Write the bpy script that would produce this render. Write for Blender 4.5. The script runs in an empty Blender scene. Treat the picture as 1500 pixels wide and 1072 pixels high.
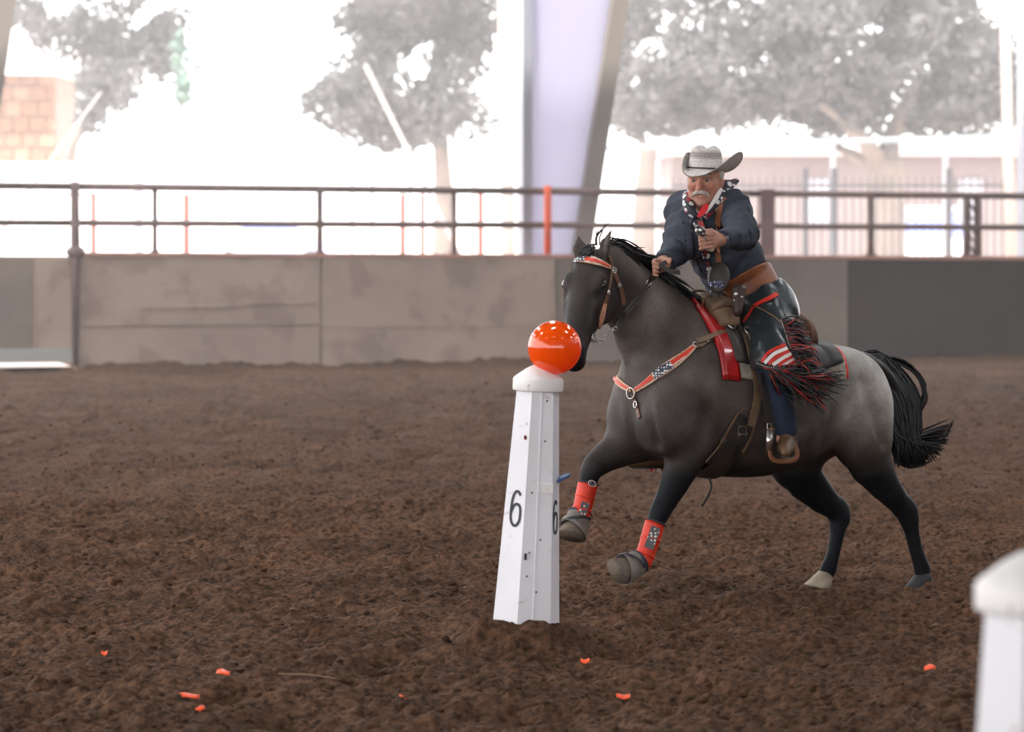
import bpy, math, random
import numpy as np
from mathutils import Vector, Matrix
from mathutils.bvhtree import BVHTree

random.seed(7); RNG = np.random.default_rng(7)
SC = bpy.context.scene
COL = SC.collection

# ------------------------------------------------------------------ camera, sky, sun, exposure
FPX, CXP, HYP, CAMH = 5000.0, 750.0, 312.0, 1.72      # focal length in pixels, principal column, horizon row, eye height
CAM = np.array([0.0, 0.0, CAMH])
cd = bpy.data.cameras.new('camera'); cam = bpy.data.objects.new('camera', cd); COL.objects.link(cam)
cd.sensor_width = 36.0; cd.lens = FPX / 1500.0 * 36.0
cd.shift_x = 0.0; cd.shift_y = -(536.0 - HYP) / 1500.0
cam.location = (0, 0, CAMH); cam.rotation_euler = (math.pi / 2, 0, 0)
cd.clip_end = 600; cd.clip_start = 0.1
cd.dof.use_dof = True; cd.dof.focus_distance = 15.0; cd.dof.aperture_fstop = 3.4
SC.camera = cam
world = bpy.data.worlds.new('sky'); SC.world = world; world.use_nodes = True
bg = world.node_tree.nodes['Background']
bg.inputs[0].default_value = (1.0, 0.985, 0.99, 1); bg.inputs[1].default_value = 2.3
sl = bpy.data.lights.new('sun', 'SUN'); sl.energy = 5.2; sl.angle = math.radians(3); sl.color = (1, 0.96, 0.9)
so = bpy.data.objects.new('sun', sl); COL.objects.link(so)
so.rotation_euler = Vector((0.35, 0.55, -1.1)).to_track_quat('-Z', 'Y').to_euler()
SC.view_settings.view_transform = 'Standard'; SC.view_settings.look = 'None'
SC.view_settings.exposure = 0.95; SC.view_settings.gamma = 1.0
try: SC.view_settings.use_curve_mapping = False
except Exception: pass

try:
    SC.cycles.max_bounces = 7; SC.cycles.diffuse_bounces = 4; SC.cycles.glossy_bounces = 3; SC.cycles.transmission_bounces = 4; SC.cycles.volume_bounces = 0
except Exception: pass

# ------------------------------------------------------------------ helpers
def W(px, py, D):
    return np.array([(px - CXP) / FPX * D, D, CAMH - (py - HYP) / FPX * D])
def ground_depth(py): return FPX * CAMH / (py - HYP)
def G(px, py):
    return W(px, py, ground_depth(py))
def nrm(v):
    v = np.asarray(v, float); return v / (np.linalg.norm(v) + 1e-12)

MATS = {}
def mat(name, col, rough=0.6, metal=0.0, col2=None, scale=8.0, bump=0.0, bscale=40.0, attr=None, spec=0.5, speck=None,
        emit=None, sheen=0.0, coat=0.0, detail=4.0, trans=0.0, dist=0.02):
    if name in MATS: return MATS[name]
    m = bpy.data.materials.new(name); m.use_nodes = True; MATS[name] = m
    nt = m.node_tree; N = nt.nodes; L = nt.links; b = N['Principled BSDF']
    c = tuple(col) + (1,) if len(col) == 3 else tuple(col)
    b.inputs['Base Color'].default_value = c; b.inputs['Roughness'].default_value = rough
    b.inputs['Metallic'].default_value = metal; b.inputs['Specular IOR Level'].default_value = spec
    b.inputs['Sheen Weight'].default_value = sheen; b.inputs['Coat Weight'].default_value = coat
    tc = N.new('ShaderNodeTexCoord'); src = None
    if attr:
        a = N.new('ShaderNodeAttribute'); a.attribute_name = attr; src = a.outputs['Color']
    if col2 is not None:
        n = N.new('ShaderNodeTexNoise'); n.inputs['Scale'].default_value = scale; n.inputs['Detail'].default_value = detail
        L.new(tc.outputs['Object'], n.inputs['Vector'])
        r = N.new('ShaderNodeValToRGB'); r.color_ramp.elements[0].position = 0.32; r.color_ramp.elements[1].position = 0.68
        r.color_ramp.elements[0].color = c; r.color_ramp.elements[1].color = tuple(col2) + (1,)
        L.new(n.outputs['Fac'], r.inputs['Fac'])
        if src is not None:
            mx = N.new('ShaderNodeMix'); mx.data_type = 'RGBA'; mx.blend_type = 'MULTIPLY'; mx.inputs[0].default_value = 1
            L.new(src, mx.inputs[6]); L.new(r.outputs['Color'], mx.inputs[7]); src = mx.outputs[2]
        else: src = r.outputs['Color']
    if speck is not None:      # (scale, colour, threshold)
        n = N.new('ShaderNodeTexNoise'); n.inputs['Scale'].default_value = speck[0]; n.inputs['Detail'].default_value = 3
        L.new(tc.outputs['Object'], n.inputs['Vector'])
        r = N.new('ShaderNodeValToRGB'); r.color_ramp.elements[0].position = speck[2]; r.color_ramp.elements[1].position = speck[2] + 0.08
        r.color_ramp.elements[0].color = (0, 0, 0, 1); r.color_ramp.elements[1].color = (1, 1, 1, 1)
        L.new(n.outputs['Fac'], r.inputs['Fac'])
        mx = N.new('ShaderNodeMix'); mx.data_type = 'RGBA'; mx.blend_type = 'MULTIPLY'
        L.new(r.outputs['Color'], mx.inputs[0])
        if src is not None: L.new(src, mx.inputs[6])
        else: mx.inputs[6].default_value = c
        mx.inputs[7].default_value = tuple(speck[1]) + (1,); src = mx.outputs[2]
    if src is not None: L.new(src, b.inputs['Base Color'])
    if bump > 0:
        n = N.new('ShaderNodeTexNoise'); n.inputs['Scale'].default_value = bscale; n.inputs['Detail'].default_value = 5
        L.new(tc.outputs['Object'], n.inputs['Vector'])
        bp = N.new('ShaderNodeBump'); bp.inputs['Strength'].default_value = bump; bp.inputs['Distance'].default_value = dist
        L.new(n.outputs['Fac'], bp.inputs['Height']); L.new(bp.outputs['Normal'], b.inputs['Normal'])
    if emit:
        b.inputs['Emission Color'].default_value = tuple(emit[0]) + (1,); b.inputs['Emission Strength'].default_value = emit[1]
    if trans: b.inputs['Transmission Weight'].default_value = trans
    return m
def srgb(r, g, b):
    f = lambda c: ((c / 255) / 12.92 if c / 255 <= 0.04045 else ((c / 255 + 0.055) / 1.055) ** 2.4)
    return (f(r), f(g), f(b))

def origin_of(o):
    p = np.zeros(3)
    while o is not None: p += np.array(o.location); o = o.parent
    return p
def mk(name, V, Fc, m, parent=None, origin=None, smooth=False, col=None):
    """One mesh object from world-space vertices; origin = where its base stands."""
    V = np.asarray(V, float).reshape(-1, 3)
    if parent is not None: org = origin_of(parent)
    elif origin is not None: org = np.asarray(origin, float)
    else: org = np.array([*(V.min(0) + V.max(0))[:2] / 2, V[:, 2].min()])
    me = bpy.data.meshes.new(name)
    V = V - org
    if isinstance(Fc, np.ndarray):
        n = Fc.shape[1]; me.vertices.add(len(V)); me.vertices.foreach_set('co', V.astype(np.float32).ravel())
        me.loops.add(Fc.size); me.loops.foreach_set('vertex_index', Fc.astype(np.int32).ravel())
        me.polygons.add(len(Fc)); me.polygons.foreach_set('loop_start', np.arange(0, Fc.size, n, dtype=np.int32))
        me.update(calc_edges=True); me.validate()
    else:
        me.from_pydata(V.tolist(), [], [list(map(int, q)) for q in Fc]); me.update()
    if smooth: me.polygons.foreach_set('use_smooth', np.ones(len(me.polygons), bool))
    if col is not None:
        ca = me.color_attributes.new('coat', 'FLOAT_COLOR', 'POINT')
        c4 = np.ones((len(V), 4), np.float32); c4[:, :3] = col; ca.data.foreach_set('color', c4.ravel())
    if m is not None: me.materials.append(m)
    o = bpy.data.objects.new(name, me); COL.objects.link(o)
    if parent is not None: o.parent = parent
    else: o.location = org
    return o
def empty(name, loc):
    o = bpy.data.objects.new(name, None); COL.objects.link(o); o.location = loc; o.empty_display_size = 0.1
    return o
def tag(o, label, cat, group=None, kind=None):
    if label: o['label'] = label
    if cat: o['category'] = cat
    if group: o['group'] = group
    if kind: o['kind'] = kind
    return o
def struct(o, label=None, cat=None):
    o['kind'] = 'structure'
    if label: o['label'] = label
    if cat: o['category'] = cat
    return o

class MB:
    def __init__(s): s.v = []; s.f = []
    def add(s, V, Fc):
        n = len(s.v); s.v += [tuple(p) for p in V]; s.f += [tuple(i + n for i in q) for q in Fc]; return s
    def box(s, lo, hi):
        (a, b, c), (d, e, f) = lo, hi
        return s.add([(a, b, c), (d, b, c), (d, e, c), (a, e, c), (a, b, f), (d, b, f), (d, e, f), (a, e, f)],
                     [(0, 3, 2, 1), (4, 5, 6, 7), (0, 1, 5, 4), (1, 2, 6, 5), (2, 3, 7, 6), (3, 0, 4, 7)])
    def hexa(s, P8):
        return s.add(P8, [(0, 3, 2, 1), (4, 5, 6, 7), (0, 1, 5, 4), (1, 2, 6, 5), (2, 3, 7, 6), (3, 0, 4, 7)])
    def tube(s, P, r, n=8, cap=True, lat=None, latk=1.0):
        P = np.asarray(P, float); k = len(P); r = np.broadcast_to(np.asarray(r, float), (k,))
        T = np.gradient(P, axis=0); T /= np.linalg.norm(T, axis=1)[:, None] + 1e-12
        u = np.cross(T[0], [0, 0, 1.0]) if lat is None else np.asarray(lat, float)
        if np.linalg.norm(u) < 1e-3: u = np.array([1.0, 0, 0])
        V = []
        for i in range(k):
            u = nrm(u - T[i] * (u @ T[i])); w = np.cross(T[i], u)
            for j in range(n):
                a = 2 * math.pi * j / n; V.append(P[i] + r[i] * (math.cos(a) * u * latk + math.sin(a) * w))
        Fc = [(i * n + j, i * n + (j + 1) % n, (i + 1) * n + (j + 1) % n, (i + 1) * n + j) for i in range(k - 1) for j in range(n)]
        if cap: Fc += [tuple(range(n))[::-1], tuple((k - 1) * n + j for j in range(n))]
        return s.add(V, Fc)
    def ribbon(s, P, Nn, w, t, lift=0.0):
        """strap along P with surface normals Nn, width w, thickness t; closed solid section"""
        P = np.asarray(P, float); Nn = np.asarray(Nn, float); k = len(P)
        w = np.broadcast_to(np.asarray(w, float), (k,)); T = np.gradient(P, axis=0); V = []
        for i in range(k):
            n = nrm(Nn[i]); b = nrm(np.cross(n, T[i])); p = P[i] + n * lift
            V += [p - b * w[i] / 2, p + b * w[i] / 2, p + b * w[i] / 2 + n * t, p - b * w[i] / 2 + n * t]
        Fc = [(i * 4 + j, i * 4 + (j + 1) % 4, (i + 1) * 4 + (j + 1) % 4, (i + 1) * 4 + j) for i in range(k - 1) for j in range(4)]
        Fc += [(3, 2, 1, 0), tuple((k - 1) * 4 + j for j in range(4))]
        return s.add(V, Fc)
    def ring(s, c, ax, R, r, n=20, m=8, u=None, ku=1.0):
        ax = nrm(ax); u = nrm(np.cross(ax, [0.3, 0.2, 1])) if u is None else nrm(u); w = np.cross(ax, u); V = []
        for i in range(n):
            a = 2 * math.pi * i / n; d = math.cos(a) * u * ku + math.sin(a) * w
            for j in range(m):
                b = 2 * math.pi * j / m; V.append(np.asarray(c) + d * R + r * (math.cos(b) * nrm(d) + math.sin(b) * ax))
        Fc = [(i * m + j, ((i + 1) % n) * m + j, ((i + 1) % n) * m + (j + 1) % m, i * m + (j + 1) % m) for i in range(n) for j in range(m)]
        return s.add(V, Fc)
    def ball(s, c, r, n=12, m=8, axes=None):
        r = np.broadcast_to(np.asarray(r, float), (3,)); A = np.eye(3) if axes is None else np.asarray(axes)
        V = [np.asarray(c) + A.T @ np.array([0, 0, -r[2]])]
        for i in range(1, m):
            t = -math.pi / 2 + math.pi * i / m
            for j in range(n):
                a = 2 * math.pi * j / n
                V.append(np.asarray(c) + A.T @ np.array([r[0] * math.cos(t) * math.cos(a), r[1] * math.cos(t) * math.sin(a), r[2] * math.sin(t)]))
        V.append(np.asarray(c) + A.T @ np.array([0, 0, r[2]])); e = len(V) - 1
        Fc = [(0, 1 + (j + 1) % n, 1 + j) for j in range(n)]
        Fc += [(1 + i * n + j, 1 + i * n + (j + 1) % n, 1 + (i + 1) * n + (j + 1) % n, 1 + (i + 1) * n + j) for i in range(m - 2) for j in range(n)]
        Fc += [(e, 1 + (m - 2) * n + j, 1 + (m - 2) * n + (j + 1) % n) for j in range(n)]
        return s.add(V, Fc)
    def loft(s, rings, cap=True, closed=True):
        n = len(rings[0]); k = len(rings); V = [p for r in rings for p in r]
        m = n if closed else n - 1
        Fc = [(i * n + j, i * n + (j + 1) % n, (i + 1) * n + (j + 1) % n, (i + 1) * n + j) for i in range(k - 1) for j in range(m)]
        if cap and closed: Fc += [tuple(range(n))[::-1], tuple((k - 1) * n + j for j in range(n))]
        return s.add(V, Fc)
    def build(s, name, m, parent=None, origin=None, smooth=False, col=None):
        return mk(name, s.v, s.f, m, parent, origin, smooth, col)

def crv(P, n):
    """Catmull-Rom resample of a polyline (any dimension) to n points."""
    P = np.asarray(P, float); k = len(P)
    if k == 2: t = np.linspace(0, 1, n)[:, None]; return P[0] * (1 - t) + P[1] * t
    E = np.vstack([2 * P[0] - P[1], P, 2 * P[-1] - P[-2]]); t = np.linspace(0, k - 1, n); i = np.minimum(t.astype(int), k - 2); f = (t - i)[:, None]
    a, b, c, d = E[i], E[i + 1], E[i + 2], E[i + 3]
    return 0.5 * (2 * b + (c - a) * f + (2 * a - 5 * b + 4 * c - d) * f ** 2 + (3 * b - a - 3 * c + d) * f ** 3)

# ---- signed-distance modelling on a grid, turned into one continuous mesh by surface nets
class Field:
    def __init__(s, lo, hi, h):
        s.lo = np.asarray(lo, float); s.h = h; s.n = np.ceil((np.asarray(hi) - s.lo) / h).astype(int) + 1
        s.d = np.full(s.n, 0.25, np.float32)
        s.ax = [(s.lo[i] + h * np.arange(s.n[i])).astype(np.float32) for i in range(3)]
    def sub(s, lo, hi):
        i0 = np.clip(np.floor((np.asarray(lo) - s.lo) / s.h).astype(int), 0, s.n - 1); i1 = np.clip(np.ceil((np.asarray(hi) - s.lo) / s.h).astype(int) + 1, i0 + 1, s.n)
        sl = tuple(slice(a, b) for a, b in zip(i0, i1))
        return sl, s.ax[0][sl[0]][:, None, None], s.ax[1][sl[1]][None, :, None], s.ax[2][sl[2]][None, None, :]
    def put(s, sl, d, k, op):
        a = s.d[sl]; d = d.astype(np.float32)
        if op == '-':
            d = -d
            if k > 0: h = np.maximum(k - np.abs(a - d), 0) / k; s.d[sl] = np.maximum(a, d) + h * h * k * 0.25
            else: s.d[sl] = np.maximum(a, d)
        else:
            if k > 0: h = np.maximum(k - np.abs(a - d), 0) / k; s.d[sl] = np.minimum(a, d) - h * h * k * 0.25
            else: s.d[sl] = np.minimum(a, d)
    def ell(s, c, r, A=None, k=0.02, op='+'):
        c = np.asarray(c, float); r = np.broadcast_to(np.asarray(r, float), (3,)); R = r.max() + k + 0.03
        sl, X, Y, Z = s.sub(c - R, c + R); x, y, z = X - c[0], Y - c[1], Z - c[2]
        A = np.eye(3) if A is None else np.asarray(A)
        q = [A[i][0] * x + A[i][1] * y + A[i][2] * z for i in range(3)]
        k0 = np.sqrt(sum((q[i] / r[i]) ** 2 for i in range(3))); k1 = np.sqrt(sum((q[i] / r[i] ** 2) ** 2 for i in range(3))) + 1e-9
        s.put(sl, k0 * (k0 - 1) / k1, k, op)
    def tube(s, P, r, k=0.02, lat=None, latk=1.0, op='+'):
        """chain of round cones; lat/latk: cross-section scaled along that axis"""
        P = np.asarray(P, float); r = np.broadcast_to(np.asarray(r, float), (len(P),)); R = (r.max() * max(1, latk) + k + 0.03)
        sl, X, Y, Z = s.sub(P.min(0) - R, P.max(0) + R); D = None
        for i in range(len(P) - 1):
            a, b = P[i], P[i + 1]; ab = b - a; L2 = ab @ ab + 1e-12
            x, y, z = X - a[0], Y - a[1], Z - a[2]
            t = np.clip((x * ab[0] + y * ab[1] + z * ab[2]) / L2, 0, 1)
            x, y, z = x - t * ab[0], y - t * ab[1], z - t * ab[2]
            q = x * x + y * y + z * z
            if lat is not None:
                u = x * lat[0] + y * lat[1] + z * lat[2]; q = q + u * u * (1 / latk ** 2 - 1)
            d = np.sqrt(np.maximum(q, 0)) - (r[i] + (r[i + 1] - r[i]) * t)
            D = d if D is None else np.minimum(D, d)
        s.put(sl, D, k, op)
    def cyl(s, o, ex, ey, ez, st, k=0.03, p=2.2, op='+'):
        """body along ex: stations (s, top, bottom, half width)"""
        st = np.asarray(st, float); fine = crv(st, 120); o = np.asarray(o, float); corners = []
        for q in fine:
            for zz in (q[1], q[2]):
                for yy in (-q[3], q[3]): corners.append(o + ex * q[0] + ey * yy + ez * zz)
        corners = np.array(corners); sl, X, Y, Z = s.sub(corners.min(0) - k - 0.03, corners.max(0) + k + 0.03)
        x, y, z = X - o[0], Y - o[1], Z - o[2]
        a = ex[0] * x + ex[1] * y + ex[2] * z; b = ey[0] * x + ey[1] * y + ey[2] * z; c = ez[0] * x + ez[1] * y + ez[2] * z
        if fine[0, 0] > fine[-1, 0]: fine = fine[::-1]
        ac = np.clip(a, fine[0, 0], fine[-1, 0]); T = np.interp(ac, fine[:, 0], fine[:, 1]); B = np.interp(ac, fine[:, 0], fine[:, 2])
        w = np.maximum(np.interp(ac, fine[:, 0], fine[:, 3]), 0.004); hh = np.maximum((T - B) / 2, 0.004)
        rho = ((np.abs(b) / w) ** p + (np.abs(c - (T + B) / 2) / hh) ** p) ** (1 / p)
        d = (rho - 1) * np.minimum(w, hh); ds = np.abs(a - ac)
        d = np.where(ds > 0, np.sqrt(np.maximum(d, 0) ** 2 + ds ** 2), d)
        s.put(sl, d, k, op)
    def cut(s, p, n):
        """remove everything on the +n side of the plane through p"""
        x, y, z = s.ax[0][:, None, None] - p[0], s.ax[1][None, :, None] - p[1], s.ax[2][None, None, :] - p[2]
        n = nrm(n); s.d = np.maximum(s.d, (x * n[0] + y * n[1] + z * n[2]).astype(np.float32))
    def mesh(s, smooth=2, lam=0.5):
        d = s.d; h = s.h; d = np.pad(d, 1, constant_values=0.2); lo = s.lo - h; ins = d < 0
        n = np.array(d.shape); c = np.zeros(n - 1, np.int8)
        for i in (0, 1):
            for j in (0, 1):
                for k in (0, 1): c += ins[i:n[0] - 1 + i, j:n[1] - 1 + j, k:n[2] - 1 + k]
        I = np.argwhere((c > 0) & (c < 8)); idx = np.full(n - 1, -1, np.int32); idx[tuple(I.T)] = np.arange(len(I))
        acc = np.zeros((len(I), 3)); cnt = np.zeros(len(I))
        for ax in range(3):
            o1, o2 = [a for a in range(3) if a != ax]
            for i in (0, 1):
                for j in (0, 1):
                    o = np.zeros(3, int); o[o1] = i; o[o2] = j; A = I + o; B = A.copy(); B[:, ax] += 1
                    da = d[tuple(A.T)].astype(float); db = d[tuple(B.T)].astype(float); m = (da < 0) != (db < 0)
                    t = np.where(m, da / np.where(m, da - db, 1), 0); q = A.astype(float); q[:, ax] += t
                    acc[m] += q[m]; cnt[m] += 1
        V = lo + h * acc / cnt[:, None]; Q = []
        for ax in range(3):
            o1, o2 = (ax + 1) % 3, (ax + 2) % 3
            a = [slice(None)] * 3; b = [slice(None)] * 3; a[ax] = slice(0, -1); b[ax] = slice(1, None)
            E = np.argwhere(ins[tuple(a)] != ins[tuple(b)]); sg = ins[tuple(a)][tuple(E.T)]
            e1 = np.zeros(3, int); e1[o1] = 1; e2 = np.zeros(3, int); e2[o2] = 1
            q = np.stack([idx[tuple((E - e1 - e2).T)], idx[tuple((E - e2).T)], idx[tuple(E.T)], idx[tuple((E - e1).T)]], 1)
            q[~sg] = q[~sg][:, ::-1]; Q.append(q)
        Q = np.vstack(Q); Q = Q[(Q >= 0).all(1)]
        for _ in range(smooth):
            S = np.zeros_like(V); C = np.zeros(len(V))
            for i in range(4):
                np.add.at(S, Q[:, i], V[Q[:, (i + 1) % 4]]); np.add.at(C, Q[:, i], 1)
            V = V + lam * (S / np.maximum(C, 1)[:, None] - V)
        return V, Q

def vnoise(x, y, seed=0):
    tab = np.random.default_rng(seed).random((256, 256)).astype(np.float32)
    xi = np.floor(x).astype(int); yi = np.floor(y).astype(int); fx = x - xi; fy = y - yi
    fx = fx * fx * (3 - 2 * fx); fy = fy * fy * (3 - 2 * fy)
    a = tab[xi & 255, yi & 255]; b = tab[(xi + 1) & 255, yi & 255]; c = tab[xi & 255, (yi + 1) & 255]; d = tab[(xi + 1) & 255, (yi + 1) & 255]
    return (a * (1 - fx) + b * fx) * (1 - fy) + (c * (1 - fx) + d * fx) * fy - 0.5
def bvh(V, Q): return BVHTree.FromPolygons([tuple(v) for v in V], [tuple(int(i) for i in q) for q in Q])
def near(tree, P, lift=0.0):
    """closest surface points and outward normals"""
    out, nn = [], []
    for p in P:
        loc, n, i, d = tree.find_nearest(Vector(p)); out.append(np.array(loc) + np.array(n) * lift); nn.append(np.array(n))
    return np.array(out), np.array(nn)
def hit(trees, px, py):
    """first surface point seen along the sight line through a photograph pixel, and its normal"""
    d = Vector(nrm([(px - CXP) / FPX, 1, -(py - HYP) / FPX])); best = None
    for t in (trees if isinstance(trees, list) else [trees]):
        r = t.ray_cast(Vector(CAM), d)
        if r[0] is not None and (best is None or r[3] < best[2]): best = (np.array(r[0]), np.array(r[1]), r[3])
    return best
def trace(trees, pts, n=24):
    """surface polyline under a pixel polyline (points that miss are filled in from the neighbours)"""
    P, Nn = [], []
    for q in crv(pts, n):
        b = hit(trees, *q)
        if b is not None: P.append(b[0]); Nn.append(b[1] if b[1][1] < 0 else -b[1])
    return np.array(P), np.array(Nn)

# ------------------------------------------------------------------ the arena shell
WA, WB = np.array([-5.58, 37.2]), np.array([6.03, 40.2]); WU = nrm(WB - WA); WN = np.array([WU[1], -WU[0]])   # wall line, unit along, unit towards the arena
def wall_s(px, off=0.0):
    """distance along the wall line (moved off metres outwards) where the sight column px meets it"""
    d = np.array([(px - CXP) / FPX, 1.0]); A = WA - WN * off
    M = np.array([d, -WU]).T; t, s = np.linalg.solve(M, A); return s
def wall_p(s, z, off=0.0):
    q = WA + WU * s - WN * off; return np.array([q[0], q[1], z])
S0, S1 = wall_s(0), wall_s(1500)
def zl(l, r, s): return l + (r - l) * (s - S0) / (S1 - S0)
def wtop(s): return zl(1.251, 1.165, s)
RT = lambda s: zl(2.018, 1.921, s)
RM = lambda s: zl(1.616, 1.551, s)

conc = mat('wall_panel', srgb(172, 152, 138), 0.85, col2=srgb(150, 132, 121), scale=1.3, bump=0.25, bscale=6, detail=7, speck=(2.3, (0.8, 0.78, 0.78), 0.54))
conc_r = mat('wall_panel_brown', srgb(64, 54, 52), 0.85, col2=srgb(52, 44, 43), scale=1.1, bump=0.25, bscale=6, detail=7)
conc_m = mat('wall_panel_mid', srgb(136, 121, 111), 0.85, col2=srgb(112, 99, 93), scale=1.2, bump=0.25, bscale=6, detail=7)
steel_brown = mat('rail_paint', srgb(120, 98, 92), 0.55, col2=srgb(92, 76, 72), scale=6)
ledge = mat('wall_ledge', srgb(190, 140, 124), 0.7, col2=srgb(150, 116, 106), scale=3)
wb = struct(empty('wall_back', wall_p(6, 0)))
wb['label'] = 'stained concrete and steel arena wall below the pipe rails'
def slab(name, sa, sb, z0, m, thick, parent, front=0.0, dz=0.0):
    q = []
    for z in (0, 1):
        for s, o in ((sa, -front), (sb, -front), (sb, thick), (sa, thick)):
            q.append(wall_p(s, z0 if z == 0 else wtop(s) + dz, o))
    return MB().hexa(q).build(name, m, parent)
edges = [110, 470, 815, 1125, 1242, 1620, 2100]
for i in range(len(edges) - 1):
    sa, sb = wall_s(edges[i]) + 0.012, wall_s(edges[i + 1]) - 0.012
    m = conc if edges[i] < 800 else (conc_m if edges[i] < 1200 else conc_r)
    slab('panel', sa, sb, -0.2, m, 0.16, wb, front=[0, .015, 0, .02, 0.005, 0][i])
for i in range(len(edges) - 1):
    sa, sb = wall_s(edges[i]), wall_s(edges[i + 1]); q = []
    for dz in (0.0, 0.045):
        for s, o in ((sa, -0.05), (sb, -0.05), (sb, 0.22), (sa, 0.22)): q.append(wall_p(s, wtop(s) + dz, o))
    MB().hexa(q).build('ledge', ledge, wb)
# horizontal scrape rails worn into the left panels
for pa, pb, z, t in ((205, 345, 0.70, .035), (350, 460, 0.735, .03), (120, 470, 0.50, .02), (480, 810, 0.46, .02)):
    q = []
    for zz in (z - t, z):
        for s, o in ((wall_s(pa), -0.035), (wall_s(pb), -0.035), (wall_s(pb), 0.02), (wall_s(pa), 0.02)): q.append(wall_p(s, zz, o))
    MB().hexa(q).build('scrape_strip', conc, wb)
# swinging gate at the left with daylight under it
gate = empty('arena_gate', wall_p(wall_s(40), 0)); tag(gate, 'grey-beige sheeted gate at the far left with daylight under it', 'gate')
ga, gb = wall_s(-500), wall_s(108)
slab('gate_sheet', ga, gb, 0.085, conc, 0.05, gate)
for p in (-420, -150, 20):
    s = wall_s(p); q = []
    for z in (0.09, wtop(s) - .02):
        for ss, o in ((s - .2, -0.02), (s + .2, -0.02), (s + .2, 0.01), (s - .2, 0.01)): q.append(wall_p(ss, z, o))
    MB().hexa(q).build('gate_stiffener', conc_m, gate)
q = []
for z in (0.088, 0.24):
    for s, o in ((ga, -0.03), (gb - .02, -0.03), (gb - .02, 0.0), (ga, 0.0)): q.append(wall_p(s, z, o))
MB().hexa(q).build('kick_plate', mat('kick_plate', srgb(158, 160, 156), 0.6), gate)

# pipe rails on top of the wall
fence = empty('pipe_rail_fence', wall_p(6, 1.2)); tag(fence, 'brown two-rail pipe fence standing on top of the arena wall', 'fence')
for fn, r in ((RT, .041), (RM, .036)):
    ss = [wall_s(-500), wall_s(110), wall_s(815), wall_s(1125), wall_s(2000)]
    for a, b in zip(ss[:-1], ss[1:]):
        MB().tube([wall_p(a, fn(a), 0.06), wall_p(b, fn(b), 0.06)], r, 12).build('rail', steel_brown, fence, smooth=True)
for px, w in ((-260, .04), (228, .03), (470, .037), (667, .032), (1278, .042), (1419, .04), (1433, .032), (1700, .04)):
    s = wall_s(px); MB().tube([wall_p(s, wtop(s), .06), wall_p(s, RT(s), .06)], w, 12).build('post', steel_brown, fence, smooth=True)
    MB().tube([wall_p(s, wtop(s) + .04, .06), wall_p(s, wtop(s) + .07, .06)], w * 1.7, 12).build('post_collar', steel_brown, fence, smooth=True)
s = wall_s(110); MB().tube([wall_p(s, wtop(s) - 1.2, -.02), wall_p(s, wtop(s) + .1, -.02), wall_p(s, RT(s) + .05, .03)], [.03, .055, .05], 14).build('gate_post', steel_brown, fence, smooth=True)
MB().ball(wall_p(s, wtop(s) + .05, -.03), (.11, .09, .07)).build('hinge_block', steel_brown, fence, smooth=True)
s = wall_s(1125); q = []
for z in (wtop(s), RT(s) + .05):
    for ss, o in ((s - .085, 0), (s + .085, 0), (s + .085, .16), (s - .085, .16)): q.append(wall_p(ss, z, o))
MB().hexa(q).build('box_post', mat('box_post', srgb(128, 92, 88), .6, col2=srgb(104, 80, 78), scale=4), fence)
s = wall_s(803); o = MB().tube([wall_p(s, wtop(s), .02), wall_p(s, RT(s) + .06, .02)], .042, 14).build('orange_post', mat('orange_paint', srgb(236, 84, 30), .5, col2=srgb(205, 92, 60), scale=9), fence, smooth=True)
o['label'] = 'bright orange painted post'
# gate chain hanging between the two close posts
mc = MB(); sa, sb = wall_s(1419), wall_s(1433)
for i in range(16):
    t = i / 15; mc.ring(wall_p(sa + (sb - sa) * (.5 + .35 * math.sin(i * 2.1)), 1.9 - .62 * t, .02), (1 if i % 2 else 0.2, 0.3, 0.4), .026, .008, 10, 6)
tag(mc.build('gate_chain', mat('dark_chain', srgb(70, 60, 58), .5, .7)), 'dark chain hanging between two close rail posts', 'chain')
s = wall_s(1452); tag(MB().tube([wall_p(s, .9, .4), wall_p(s, RT(s) - .04, .4)], .045, 12).build('gate_stop_post', mat('gate_stop', srgb(120, 84, 78), .6), smooth=True), 'reddish-brown post behind the rails at the far right', 'post')

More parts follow.
